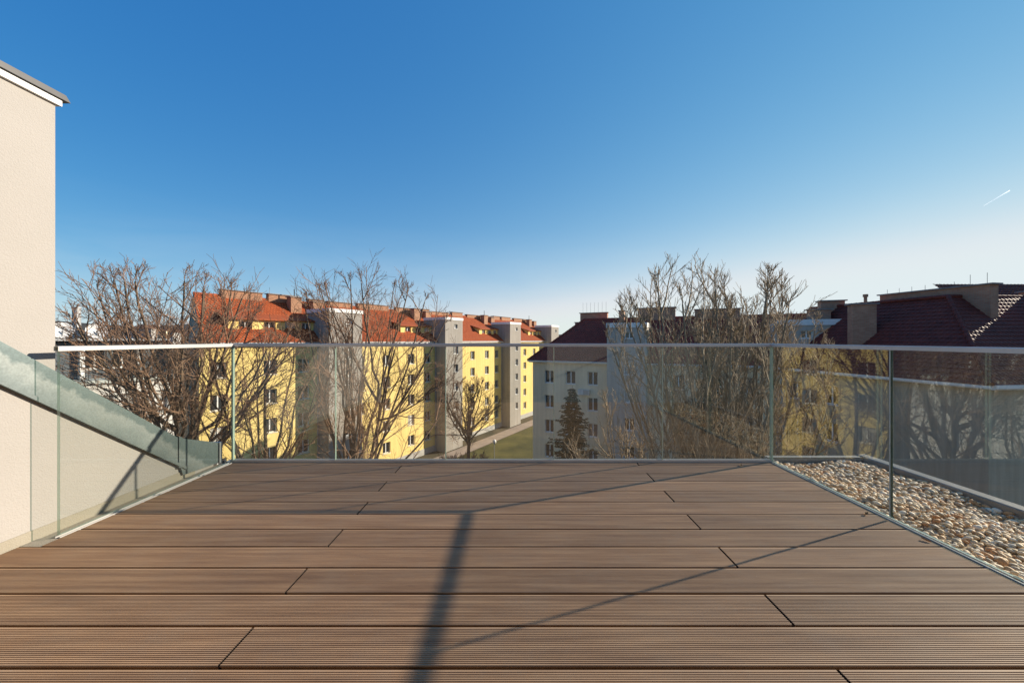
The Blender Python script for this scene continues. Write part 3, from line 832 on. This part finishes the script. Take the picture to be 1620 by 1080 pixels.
def dish(name, label, loc, r, aim, mast, group=None):
    t = thing(name, label, 'satellite dish', loc, 0, group)
    q = Vector(aim).to_track_quat('Z', 'Y').to_matrix().to_4x4()
    mb = MB().lathe([(r * a, -0.22 * r * (1 - a * a)) for a in (0.02, 0.25, 0.5, 0.75, 0.95, 1.0)], n=20)
    o = mb.build('reflector', M['dish'], t, True)
    o.matrix_local = Matrix.Translation((0, 0, mast)) @ q
    MB().rod((0, 0, 0), (0, 0, mast), 0.04).build('mast', M['zinc'], t)
    a = Vector(aim).normalized()
    f = Vector((0, 0, mast)) + a * (r * 0.9)
    mb = MB().rod(Vector((0, 0, mast - r * 0.8)), f, 0.02).rod(f, f - a * 0.15, 0.05)
    mb.build('feed_arm', M['zinc'], t)
    return t
for i, (a, off) in enumerate(((9.6, -1.6), (10.9, -1.6))):
    p = yl(0, a, off)
    dish('satellite_dish', ('left' if i == 0 else 'right') + ' one of two white dishes on the orange roof right of the near grey tower',
         (p[0], p[1], 1.9), 0.55, (0.75, -0.6, 0.35), 0.9 + 0.1 * i, 'dishes on the orange roof')

# ------------------------------------------------------------------ beige hipped house across the court
bz = math.atan2(NB.y, NB.x)
beige = thing('apartment_house', 'beige shaded apartment house with dark red hipped roof behind the spruce', 'apartment house', (1.9, 44.3, 0), bz)
BE, BR = -1.40, 3.60
brow = [-3.25 - 2.9 * i for i in range(5)]
bc = [2.1, 4.65, 7.2, 16.0, 19.0, 22.0]
holes = [(c, z, 1.15, 1.5) for c in bc for z in brow]
wall('front_wall', beige, M['stucco_beige'], 0, 30, GZ, BE - 0.05, holes)
add_windows(beige, holes)
q = MB().poly([(0, 10, GZ), (0, 0, GZ), (0, 0, BE - 0.05), (0, 10, BE - 0.05)]).poly([(30, 10, GZ), (0, 10, GZ), (0, 10, BE), (30, 10, BE)])
q.build('end_wall', M['stucco_beige'], beige)
MB().box(-0.35, 30, -0.40, 0.01, BE - 0.20, BE - 0.02).build('cornice', M['white'], beige)
MB().prism([(-0.56, BE - 0.06), (-0.50, BE - 0.11), (-0.42, BE - 0.06), (-0.42, BE + 0.03), (-0.56, BE + 0.03)], 'x', -0.5, 30).build('gutter', M['white'], beige)
rf = MB()
tiles(rf, (-0.5, -0.5, BE), (30, -0.5, BE), (5.0, 5.0, BR), (30, 5.0, BR))
tiles(rf, (-0.5, 10.5, BE), (-0.5, -0.5, BE), (5.0, 5.02, BR), (5.0, 4.98, BR))
ro = rf.build('roof', M['tile_brick_red'], beige)
MB().poly([(30, 10.5, BE), (-0.5, 10.5, BE), (5.0, 5.01, BR), (30, 5.01, BR)]).build('rear_roof', M['tile_brick_red'], beige)
hp = MB()
for i in range(18):
    a0, a1 = i / 18, (i + 1.05) / 18
    lp = lambda a: (-0.5 + 5.5 * a, -0.5 + 5.5 * a, BE + 0.07 + (BR - BE) * a)
    hp.rod(lp(a0), lp(a1), 0.13, 0.11, 7)
for i in range(60):
    hp.rod((5 + i * 0.42, 5, BR + 0.04), (5.45 + i * 0.42, 5, BR + 0.04), 0.13, 0.11, 7)
hp.build('ridge_tiles', M['tile_brick_red'], ro)
def btower(x0, x1):
    th = [(x0 + 2.3, z + 1.3, 1.1, 1.3) for z in brow[:4]] + [(x0 + 2.3, 1.55, 0.9, 0.7)]
    wall('stair_tower', beige, M['stucco_blue'], x0, x1, GZ, 2.35, th, -1.2)
    add_windows(beige, th, -1.2)
    MB().poly([(x0, 3.4, GZ), (x0, -1.2, GZ), (x0, -1.2, 2.35), (x0, 3.4, 2.35)]).poly([(x1, -1.2, GZ), (x1, 3.4, GZ), (x1, 3.4, 2.35), (x1, -1.2, 2.35)]).build('tower_side', M['stucco_blue'], beige)
    MB().box(x0 - 0.08, x1 + 0.08, -1.28, 3.5, 2.352, 2.85).build('tower_cap', M['white'], beige)
btower(9.0, 13.0)
btower(24.0, 28.6)
chimney(beige, 9.4, 10.0, 4.2, 4.8, 2.0, 4.5, M['brick_dark'], 0.08, 1)
for x0, x1, z1 in ((1.9, 3.4, 1.55), (3.402, 4.1, 3.3), (4.102, 7.6, 4.5)):           # stepped brick fire wall
    chimney(beige, x0, x1, 6.4, 7.0, -1.0, z1, M['brick_dark'], 0.09, name='fire_wall')
chimney(beige, 11.5, 15.6, 4.7, 5.3, 2.6, 4.75, M['brick_dark'], 0.09, name='fire_wall')
chimney(beige, 17.6, 22.0, 4.7, 5.3, 2.6, 4.4, M['brick_dark'], 0.09, name='fire_wall')
ac = MB().box(5.6, 6.9, -0.42, -0.02, -5.1, -4.5).build('air_conditioner', M['stucco_white'], beige)
MB().box(6.2, 6.8, -0.425, -0.421, -5.05, -4.55).build('fan_grille', M['zinc'], ac)
for i in range(7):
    MB().rod((4.4 + i * 0.5, 6.7, 4.58), (4.4 + i * 0.5, 6.7, 5.9), 0.012, n=5).build('lightning_rod', M['dark_metal'], beige)

# ------------------------------------------------------------------ red-roofed wing on the right
wing = thing('apartment_house', 'pale house under the large dark red tiled roof at far right', 'apartment house', (0, 0, 0))
A0, A1, B1 = Vector((23.7, 34.5)), Vector((26.15, 20.5)), Vector((38.0, 21.4))
AP = Vector((29.5, 25.3)); AR = Vector((27.9, 35.2)); BRD = Vector((38.0, 26.2))
WE, WR = -1.40, 4.00
def wframe(a, c):
    d = c - a
    return d.length, math.atan2(d.y, d.x)
for (a, c, cs) in ((A0, A1, (2.5, 5.5)), (A1, B1, ())):
    ln, rz = wframe(a, c)
    hl = [(x, z, 1.15, 1.5) for x in cs for z in brow]
    wall('wall', wing, M['stucco_drab'], 0, ln, GZ, WE - 0.05, hl, 0, rz, (a.x, a.y, 0))
    add_windows(wing, hl, 0, rz, (a.x, a.y, 0))
    g = MB().prism([(-0.55, WE - 0.16), (-0.47, WE - 0.24), (0.0, WE - 0.24), (0.0, WE + 0.02), (-0.55, WE + 0.03)], 'x', -0.35, ln + 0.35).build('gutter', M['white'], wing)
    g.location = (a.x, a.y, 0); g.rotation_euler = (0, 0, rz)
def ov(p, d, z):                                                 # eave corner pushed out over the gutter
    q = Vector(p) + Vector(d)
    return (q.x, q.y, z)
EA0, EA1, EB1 = ov(A0, (-0.5, -0.1), WE), ov(A1, (-0.5, -0.5), WE), ov(B1, (0, -0.5), WE)
rf = MB()
tiles(rf, EA0, EA1, (AR.x, AR.y, WR), (AP.x, AP.y, WR), 0.34, 0.3, 0.022, 0.034)
tiles(rf, EA1, EB1, (AP.x, AP.y, WR), (BRD.x, BRD.y, WR), 0.34, 0.3, 0.022, 0.034)
ro = rf.build('roof', M['tile_red'], wing)
MB().poly([(AR.x, AR.y, WR + 0.05), (AP.x, AP.y, WR + 0.05), (BRD.x, BRD.y, WR + 0.05), (BRD.x + 2, BRD.y + 6, WE), (AR.x + 5, AR.y + 2, WE)]).build('rear_roof', M['tile_red'], wing)
hp = MB()
for (p0, p1, n) in (((EA1[0], EA1[1], WE + 0.08), (AP.x, AP.y, WR + 0.08), 19), ((AP.x, AP.y, WR + 0.06), (AR.x, AR.y, WR + 0.06), 24), ((AP.x, AP.y, WR + 0.06), (BRD.x, BRD.y, WR + 0.06), 20)):
    p0, p1 = Vector(p0), Vector(p1)
    for i in range(n):
        hp.rod(p0.lerp(p1, i / n), p0.lerp(p1, (i + 1.08) / n), 0.14, 0.12, 8)
hp.build('hip_tiles', M['tile_red'], ro)
def slab(name, p0, p1, th, z0, z1, m, cap=0.1, parent=wing):
    p0, p1 = Vector(p0), Vector(p1)
    ln = (p1 - p0).length; rz = math.atan2((p1 - p0).y, (p1 - p0).x)
    o = MB().box(0, ln, -th / 2, th / 2, z0, z1).build(name, m, parent)
    o.location = (p0.x, p0.y, 0); o.rotation_euler = (0, 0, rz)
    MB().box(-0.15, ln + 0.15, -th / 2 - 0.12, th / 2 + 0.12, z1 + 0.002, z1 + cap).build('coping', M['coping'], o)
    return o
fw = slab('fire_wall', (30.0, 30.3), (31.0, 24.0), 0.65, 1.5, 4.68, M['brick_dark'], 0.09)
for i in range(8):
    MB().rod((0.3 + i * 0.82, 0, 4.76), (0.3 + i * 0.82, 0, 5.15 + 0.35 * (i == 7 or i == 6)), 0.012, n=5).build('lightning_rod', M['dark_metal'], fw)
c1 = slab('chimney', (25.75, 28.6), (27.1, 28.1), 0.8, 0.2, 3.75, M['brick_dark'], 0.09)
MB().rod((0.95, 0, 3.8), (0.95, 0, 4.35), 0.11).rod((0.95, 0, 4.35), (0.95, 0, 4.55), 0.17).build('flue_pot', M['brick_dark'], c1)
slab('chimney', (27.3, 33.4), (28.9, 32.8), 0.8, 1.0, 4.5, M['brick_dark'], 0.09)
slab('chimney', (26.0, 33.0), (27.4, 32.5), 0.8, -0.5, 3.7, M['brick_dark'], 0.09)
slab('fire_wall', (36.2, 21.3), (37.0, 27.0), 0.65, -1.0, 4.5, M['brick_dark'], 0.09)  # added slab out of view, shades the lower roof to leave a sunlit band
# house behind it, only its roof and fire wall over the ridge
rear = thing('apartment_house', 'dark tiled roof with low brick wall at the right picture edge', 'apartment house', (37, 27, 0))
def rbx(mb, name, m):
    o = mb.build(name, m, rear); o.location = (-37, -27, 0); return o
rbx(MB().box(34.0, 52, 27.5, 40, GZ, 3.2), 'wall', M['stucco_beige'])
mb = MB(); tiles(mb, (33.6, 27.2, 3.2), (52, 27.2, 3.2), (35.4, 31.5, 5.8), (52, 31.5, 5.8))
rbx(mb, 'roof', M['tile_red'])
rbx(MB().box(33.2, 46, 26.5, 27.1, 0, 3.45), 'fire_wall', M['brick_dark'])
rbx(MB().box(33.1, 46.2, 26.4, 27.2, 3.452, 3.55), 'coping', M['coping'])

# ------------------------------------------------------------------ modern white house on the left
mod = thing('modern_house', 'white flat-roofed house with set-back slate top storey at far left', 'house', (-27.4, 30.9, 0), math.atan2(UB.y, UB.x))
mh = [(c, z, 1.3, 1.6) for c in (-1.9, -3.6, -5.0, -8.0, -9.6, -12) for z in (-3.75, -6.7, -9.7, -12.7)]
wall('front_wall', mod, M['stucco_white'], -15, -0.5, GZ, -2.05, mh, 0.4)
add_windows(mod, mh, 0.4)
MB().box(-15.2, -0.4, 0.15, 3.2, -2.04, -1.80).build('terrace_slab', M['sage'], mod)
tr = MB()
for i in range(15):
    tr.rod((-14.8 + i, 0.3, -1.8), (-14.8 + i, 0.3, -0.85), 0.02, n=5)
for z in (-0.85, -1.15, -1.45):
    tr.rod((-14.8, 0.3, z), (-0.8, 0.3, z), 0.016, n=5)
tr.build('balcony_rail', M['dark_metal'], mod)
hl = [(-4.6, -0.35, 1.2, 1.5), (-3.1, -0.35, 1.2, 1.5)]
wall('slate_wall', mod, M['slate'], -9, -0.5, -1.8, 0.85, hl, 2.6)
add_windows(mod, hl, 2.6)
MB().box(-5.5, -5.25, 2.2, 2.58, -1.75, 0.6).box(-2.45, -2.2, 2.2, 2.58, -1.75, 0.6).box(-5.25, -2.45, 2.2, 2.58, 0.45, 0.6).build('window_surround', M['white'], mod)
MB().box(-15, -9.003, 2.2, 10, -1.8, 1.0).build('light_wall', M['sage'], mod)
MB().box(-15.3, -0.45, 1.9, 10.5, 1.002, 1.18).build('flat_roof', M['zinc'], mod)
MB().box(-15.0, -0.47, 0.6, 10, GZ, -2.06).build('core', M['stucco_white'], mod)
MB().box(-8.98, -0.48, 2.85, 10, -1.79, 1.0).build('upper_core', M['slate'], mod)
def modp(x, y):
    p = Vector((-27.4, 30.9)) + UB * x - NB * y
    return p.x, p.y
for i, (x, y, h, r, lb) in enumerate(((-4.6, 6.0, 2.4, 0.24, 'tall shiny metal flue rising between the left rooftop dishes'), (-6.7, 6.0, 1.1, 0.26, 'short metal flue next to the cream wall edge'))):
    px, py = modp(x, y)
    fl_ = thing('metal_flue', lb, 'flue', (px, py, 1.18), 0, 'metal flues on the flat roof')
    MB().rod((0, 0, 0), (0, 0, h), r, r, 14).build('pipe', M['zinc'], fl_, False)
    MB().rod((0, 0, h - 0.02), (0, 0, h + 0.08), r * 1.15, r * 1.15, 14).build('collar', M['zinc'], fl_)
for i, (x, y) in enumerate(((-5.6, 5.0), (-3.8, 5.0))):
    px, py = modp(x, y)
    dish('satellite_dish', ('left' if i == 0 else 'right') + ' of the two big dishes on the flat roof at far left', (px, py, 1.18), 0.62, (0.8, -0.55, 0.3), 0.62, 'dishes on the flat roof')

# distant small houses on the hillside
hr = random.Random(5)
HL = ['tiny cream', 'tiny white', 'tiny grey', 'tiny sandy', 'tiny pale', 'tiny brownish']
for i, (px, d) in enumerate(((215, 330), (232, 300), (258, 380), (278, 340), (150, 360), (300, 400))):
    x, y = (px - 818) / 585 * d, d
    t = thing('hillside_house', HL[i] + ' house on the far hillside, number %d from the left' % (1 + [150, 215, 232, 258, 278, 300].index(px)), 'house', (x, y, GZ), hr.uniform(-0.5, 0.5), 'houses on the far hill')
    h = 19 + hr.uniform(2.0, 7.0)
    MB().box(-5, 5, -4, 4, 0, h).build('wall', M[('stucco_white', 'stucco_cream', 'stucco_beige')[i % 3]], t)
    MB().prism([(-4.5, h + 0.002), (4.5, h + 0.002), (0, h + 3.4)], 'x', -5.4, 5.4).build('roof', M['hill_roof'], t)
    for wx in (-2.6, 0, 2.6):
        MB().box(wx - 0.5, wx + 0.5, -4.05, -3.98, h - 2.4, h - 1.0).build('window', M['pane'], t)

# ------------------------------------------------------------------ bare trees
def tubes(polys, sides):
    """polylines [(pts, radii)] to one tube mesh (vertices, quads)"""
    groups = {}
    for p, r in polys:
        groups.setdefault(len(p), []).append((p, r))
    V, F, base = [], [], 0
    ang = np.arange(sides) * 2 * np.pi / sides
    for n, lst in groups.items():
        P = np.array([[tuple(q) for q in a] for a, _ in lst]); Rr = np.array([r for _, r in lst])
        T = np.gradient(P, axis=1)
        T /= np.linalg.norm(T, axis=2, keepdims=True) + 1e-9
        ref = np.where(np.abs(T[..., 2:3]) < 0.8, np.array([0, 0, 1.0]), np.array([1.0, 0, 0]))
        A = np.cross(T, ref); A /= np.linalg.norm(A, axis=2, keepdims=True) + 1e-9
        B = np.cross(T, A)
        ring = P[:, :, None, :] + Rr[:, :, None, None] * (A[:, :, None, :] * np.cos(ang)[None, None, :, None] + B[:, :, None, :] * np.sin(ang)[None, None, :, None])
        m = len(lst)
        V.append(ring.reshape(-1, 3))
        idx = base + np.arange(m * n * sides).reshape(m, n, sides)
        nx = np.roll(idx, -1, axis=2)
        F.append(np.stack([idx[:, :-1], nx[:, :-1], nx[:, 1:], idx[:, 1:]], axis=-1).reshape(-1, 4))
        base += m * n * sides
    return np.concatenate(V), np.concatenate(F)

def bare_tree(label, base, crown, rad, seed, limbs=7, trunk_r=0.16, fork=(0.35, 0.6), up=0.25, kids=(7, 7, 6), pale=False, wander=0.07, twig_r=0.0085,
              group='bare winter trees in the courtyard', stems=1, name='bare_tree', cat='tree', droop=0.0, spread=0.9, len3=1.0, crest=0.0):
    rs = random.Random(seed)
    base = Vector((base[0], base[1], GZ)); C = Vector(crown); rad = Vector(rad)
    polys = [[], [], [], []]                                       # trunk, limb, branch, twig
    def rv(s):
        return Vector((rs.gauss(0, s), rs.gauss(0, s), rs.gauss(0, s)))
    def walk(p, d, L, r0, r1, n, upw, wan):
        pts, d = [p.copy()], d.normalized()
        for i in range(n):
            d = (d + rv(wan) + Vector((0, 0, upw / n))).normalized()
            p = p + d * (L / n)
            pts.append(p.copy())
        return pts, [r0 + (r1 - r0) * (i / n) for i in range(n + 1)]
    def at(pts, t):
        f = t * (len(pts) - 1); i = min(int(f), len(pts) - 2)
        return pts[i].lerp(pts[i + 1], f - i), (pts[i + 1] - pts[i]).normalized()
    def side(d, ang):
        o = rv(1).cross(d)
        return (d * math.cos(ang) + o.normalized() * math.sin(ang)).normalized()
    def room(p, d):
        a = Vector(((p.x - C.x) / rad.x, (p.y - C.y) / rad.y, (p.z - C.z) / rad.z)); e = Vector((d.x / rad.x, d.y / rad.y, d.z / rad.z))
        A_, B_, C_ = e.dot(e), a.dot(e), a.dot(a) - 1
        disc = B_ * B_ - A_ * C_
        if disc <= 0:
            return 0.3
        return max(0.3, (-B_ + math.sqrt(disc)) / A_)
    limb_src = []
    H = (C.z + rad.z) - GZ
    for s in range(stems):
        top = Vector((C.x + rs.uniform(-1, 1) * rad.x * 0.25 * (stems > 1), C.y + rs.uniform(-1, 1) * rad.y * 0.25 * (stems > 1), C.z + rad.z * 0.35))
        b0 = base + Vector((rs.uniform(-0.5, 0.5), rs.uniform(-0.4, 0.4), 0)) * (stems > 1)
        n = 9
        pts, rr = [], []
        off = rv(1) * 0.5
        for i in range(n + 1):
            t = i / n
            p = b0.lerp(top, t) + Vector((off.x, off.y, 0)) * math.sin(t * math.pi) * 0.8 + rv(0.07) * (0 < i)
            pts.append(p); rr.append(trunk_r * (1.25 if i == 0 else 1) * (1 - 0.72 * t))
        polys[0].append((pts, rr)); limb_src.append(pts)
    for i in range(limbs):
        src = limb_src[i % stems]
        zt = rs.uniform(*fork)
        p, d = at(src, zt)
        a = 2 * math.pi * (i + rs.uniform(-0.3, 0.3)) / limbs
        el = rs.uniform(0.55, 1.4) if rs.random() < crest else math.asin(rs.uniform(0.0, 0.97))
        tgt = C + Vector((rad.x * math.cos(a) * math.cos(el) * spread, rad.y * math.sin(a) * math.cos(el) * spread, rad.z * math.sin(el) * 0.9))
        ctrl = p.lerp(tgt, 0.5) + Vector((0, 0, -0.12 * (tgt - p).length + droop))
        n = 8
        pts = []
        for j in range(n + 1):
            t = j / n
            pts.append(p * (1 - t) ** 2 + ctrl * (2 * t * (1 - t)) + tgt * t * t + rv(0.06) * (0 < j))
        r0 = trunk_r * rs.uniform(0.38, 0.55)
        polys[1].append((pts, [r0 * (1 - 0.75 * j / n) + 0.008 for j in range(n + 1)]))
        limb_src.append(pts)
    scale = sum(rad) / 3
    lv1 = limb_src[:]
    lv2 = []
    for src in lv1:
        for k in range(kids[0]):
            t = 0.22 + 0.78 * (k + rs.random()) / kids[0]
            p, d = at(src, t)
            d2 = side(d, rs.uniform(0.35, 0.85))
            L = min(room(p, d2) * rs.uniform(0.8, 1.08), scale * rs.uniform(0.5, 0.8))
            q, r = walk(p, d2, L, 0.034, 0.013, 6, up, wander)
            polys[2].append((q, r)); lv2.append((q, L))
        q, r = walk(src[-1], (src[-1] - src[-2]), max(0.5, room(src[-1], src[-1] - src[-2]) * 0.1 + 0.5), 0.02, 0.010, 6, up, wander)
        polys[2].append((q, r)); lv2.append((q, 1.0))
    lv3 = []
    for src, L0 in lv2:
        for k in range(kids[1]):
            t = 0.15 + 0.85 * (k + rs.random()) / kids[1]
            p, d = at(src, t)
            L = max(0.28, L0 * rs.uniform(0.28, 0.55) * (1.15 - 0.4 * t)) * len3
            q, r = walk(p, side(d, rs.uniform(0.45, 0.9)), L, 0.0125, twig_r, 4, up, wander)
            polys[3].append((q, r)); lv3.append((q, L))
    for src, L0 in lv3:
        for k in range(kids[2]):
            t = 0.2 + 0.8 * (k + rs.random()) / kids[2]
            p, d = at(src, t)
            L = max(0.16, L0 * rs.uniform(0.25, 0.5))
            q, r = walk(p, side(d, rs.uniform(0.4, 0.85)), L, twig_r, twig_r * 0.8, 2, up, wander)
            polys[3].append((q, r))
    t = thing(name, label, cat, tuple(base), 0, group)
    sfx = '_pale' if pale else ''
    v1, f1 = tubes(polys[0], 9); v2, f2 = tubes(polys[1], 6)
    v = np.concatenate([v1, v2]); f = np.concatenate([f1, f2 + len(v1)])
    link('trunk', np_mesh('trunk', v - np.array(base), f, M['bark' + sfx], True), t)
    v1, f1 = tubes(polys[2], 4); v2, f2 = tubes(polys[3], 3)
    v = np.concatenate([v1, v2]); f = np.concatenate([f1, f2 + len(v1)])
    link('crown', np_mesh('crown', v - np.array(base), f, M['twig' + sfx], True), t)
    return t

bare_tree('bare tree with wide fan of reddish twigs, leftmost, in front of the rooftop dishes', (-14.2, 17.2), (-15.9, 17.2, -1.8), (6.2, 4.6, 6.4), 1, crest=0.3, limbs=22, trunk_r=0.2, fork=(0.45, 0.85), kids=(6, 7, 5), up=0.22, spread=0.95)
bare_tree('low bare tree sweeping over the flashing in front of the white house', (-15.6, 14.8), (-17.0, 15.2, -3.4), (4.6, 3.6, 3.6), 2, limbs=9, kids=(5, 6, 5), up=0.1, wander=0.09)
bare_tree('slim bare tree in front of the nearest yellow facade', (-13.6, 19.6), (-13.0, 19.6, -1.6), (3.9, 3.2, 5.6), 3, limbs=8, kids=(5, 6, 6), up=0.2, wander=0.08)
bare_tree('large many-stemmed bare tree right of the near grey tower', (-9.8, 22.2), (-8.9, 22.2, -2.2), (6.4, 4.6, 7.4), 4, crest=0.4, limbs=18, trunk_r=0.17, fork=(0.3, 0.8), kids=(5, 7, 6), stems=3, up=0.15, spread=0.95)
bare_tree('small bare round-crowned tree at the edge of the sunny lawn', (-6.2, 48.0), (-6.2, 48.0, -8.6), (4.2, 4.0, 4.8), 5, limbs=14, trunk_r=0.28, kids=(7, 7, 5), fork=(0.3, 0.75), up=0.15, twig_r=0.012)
bare_tree('bushy bare tree with upright shoots, left of the right-hand pair', (6.9, 14.2), (6.3, 14.0, -2.0), (3.6, 2.9, 5.9), 6, crest=0.5, limbs=19, trunk_r=0.13, kids=(6, 7, 6), up=0.5, wander=0.05, pale=True, stems=2, spread=0.95)
bare_tree('bushy bare tree with upright shoots above the right glass corner', (9.8, 15.2), (9.7, 15.2, -2.0), (2.9, 2.6, 6.0), 7, crest=0.5, limbs=17, trunk_r=0.13, kids=(6, 7, 6), up=0.5, wander=0.05, pale=True, stems=2, spread=0.95)
bare_tree('thin bare tree just in front of the blue-grey stair tower at right', (12.6, 16.4), (12.6, 16.4, -2.6), (1.6, 1.6, 4.9), 8, limbs=10, trunk_r=0.10, kids=(6, 6, 5), up=0.5, wander=0.05, pale=True)
bare_tree('sprawling bare shrub tree in front of the beige wall beside the spruce', (5.6, 16.6), (4.7, 16.6, -5.2), (3.1, 2.4, 3.9), 10, limbs=11, trunk_r=0.10, kids=(6, 6, 5), up=0.35, wander=0.06, pale=True, stems=2)
for i, (x, y, lb) in enumerate(((-8.4, 45.5, 'left'), (-6.4, 44.6, 'middle'), (-4.6, 45.8, 'right'))):
    bare_tree('reddish leafless bush at the foot of the lawn tree, the %s of three' % lb, (x, y), (x, y, GZ + 1.5), (1.5, 1.4, 1.3), 30 + i, limbs=9, trunk_r=0.05, kids=(6, 5, 4), fork=(0.1, 0.5), up=0.2,
              name='bare_shrub', cat='shrub', group='leafless bushes by the lawn', stems=3, twig_r=0.014)

# ------------------------------------------------------------------ conifers
def spruce(label, base, H, Rb, seed):
    rs = random.Random(seed)
    base = Vector((base[0], base[1], GZ))
    t = thing('spruce_tree', label, 'tree', tuple(base), 0, 'dark evergreen spruces')
    MB().rod((0, 0, 0), (0, 0, H * 0.55), 0.18, 0.09, 9).rod((0, 0, H * 0.55), (0, 0, H), 0.09, 0.015, 9).build('trunk', M['bark'], t, True)
    V, F = [], []
    z = 0.9
    while z < H - 0.15:
        f = 1 - z / H
        rr = Rb * f ** 0.85 + 0.10
        nb_ = int(5 + 5 * f)
        a0 = rs.uniform(0, 6.28)
        for i in range(nb_):
            a = a0 + 6.283 * i / nb_ + rs.uniform(-0.3, 0.3)
            L = rr * rs.choice((0.5, 0.75, 0.9, 1.0, 1.25)) * rs.uniform(0.85, 1.1)
            d = Vector((math.cos(a), math.sin(a), 0)); sd_ = Vector((-d.y, d.x, 0))
            n = max(3, int(L / 0.16))
            for j in range(1, n + 1):
                s = j / n
                c = d * (L * s) + Vector((0, 0, z + 0.25 * L * s * s - 0.42 * L * s + rs.uniform(-0.05, 0.05)))
                for side_ in (-1, 1, 0):
                    w = (0.34 * (1 - 0.55 * s) + 0.08) * min(1, 0.4 + rr)
                    tip = c + (sd_ * side_ * w + d * w * rs.uniform(0.4, 0.9) + Vector((0, 0, rs.uniform(-0.16, 0.03))))
                    up_ = Vector((rs.gauss(0, 0.03), rs.gauss(0, 0.03), 0.05 + rs.random() * 0.04))
                    b0 = len(V)
                    V += [tuple(c - up_ - d * 0.03), tuple(c + up_), tuple(tip)]
                    F.append((b0, b0 + 1, b0 + 2))
                    V += [tuple(c - sd_ * 0.05), tuple(c + sd_ * 0.05 + d * 0.04), tuple(tip)]
                    F.append((b0 + 3, b0 + 4, b0 + 5))
        z += 0.20 + 0.18 * f
    link('crown', np_mesh('crown', V, F, M['needle']), t)
spruce('dark pointed spruce in front of the beige house', (4.9, 32.8), 13.0, 3.9, 1)
spruce('dark evergreen behind the upright bare shoots at right', (11.3, 21.5), 17.9, 2.0, 2)

# ------------------------------------------------------------------ lamp on the lawn, contrail
lamp = thing('street_lamp', 'slim park lamp with round white globe on the lawn', 'lamp', (-3.1, 50.5, GZ))
MB().rod((0, 0, 0), (0, 0, 2.9), 0.06, 0.045, 10).build('pole', M['zinc'], lamp)
MB().lathe([(0.09, 2.88), (0.2, 2.95), (0.26, 3.1), (0.27, 3.22), (0.2, 3.38), (0.06, 3.46), (0.001, 3.47)], n=16).build('globe', M['lamp_globe'], lamp, True)
MB().rod((0, 0, 2.84), (0, 0, 2.92), 0.11, 0.11, 12).build('collar', M['dark_metal'], lamp)

def contrail():
    m, n, l = mat('ice_trail')
    out = n.new('ShaderNodeOutputMaterial')
    d = n.new('ShaderNodeBsdfDiffuse'); d.inputs[0].default_value = (0.95, 0.95, 0.95, 1)
    tr = n.new('ShaderNodeBsdfTransparent'); ms = n.new('ShaderNodeMixShader'); ms.inputs[0].default_value = 0.22
    tl = n.new('ShaderNodeBsdfTranslucent'); tl.inputs[0].default_value = (0.95, 0.95, 0.95, 1); ad = n.new('ShaderNodeAddShader')
    l.new(d.outputs[0], ad.inputs[0]); l.new(tl.outputs[0], ad.inputs[1])
    l.new(tr.outputs[0], ms.inputs[1]); l.new(ad.outputs[0], ms.inputs[2]); l.new(ms.outputs[0], out.inputs[0])
    mb = MB().rod((0, 0, 0), (430, 0, 255), 1.5, 8, 10)
    o = mb.build('contrail', m, None, True)
    o.location = (7560, 6000, 2160)
    return tag(o, 'short white aircraft trail high in the sky at right', 'contrail')
contrail()

# ------------------------------------------------------------------ a few dry leaves blown onto the deck
M['dry_leaf'] = surf('dry_leaf', (0.30, 0.17, 0.07), (0.44, 0.28, 0.13), 40, 0.8)
for i, (x, y, a, sz, lb) in enumerate(((2.19, 2.32, 0.4, 0.022, 'small dry brown leaf at the foot of the glass joint'), (2.235, 2.02, 2.0, 0.018, 'tiny dry leaf by the gravel edge of the deck'), (1.95, 3.22, 1.1, 0.020, 'pale dry leaf near the front right glass corner'))):
    mb = MB(); n_ = 6
    for j in range(n_ + 1):
        u_ = j / n_; w_ = math.sin(math.pi * min(1, u_ * 1.02)) ** 0.8 * 0.42
        for q_ in (-1, 0, 1):
            mb.v.append(((u_ - 0.5) * 2 * sz, q_ * w_ * sz, 0.002 + sz * (0.35 * abs(q_) + 0.25 * u_ * u_)))
    for j in range(n_):
        for q_ in range(2):
            k_ = j * 3 + q_
            mb.f.append((k_, k_ + 3, k_ + 4, k_ + 1)); mb.m.append(0)
    o = mb.build('dry_leaf', M['dry_leaf'])
    so = o.modifiers.new('thick', 'SOLIDIFY'); so.thickness = 0.0006
    o.location = (x, y, 0.001); o.rotation_euler = (0, 0, a)
    tag(o, lb, 'leaf', 'dry leaves on the deck')
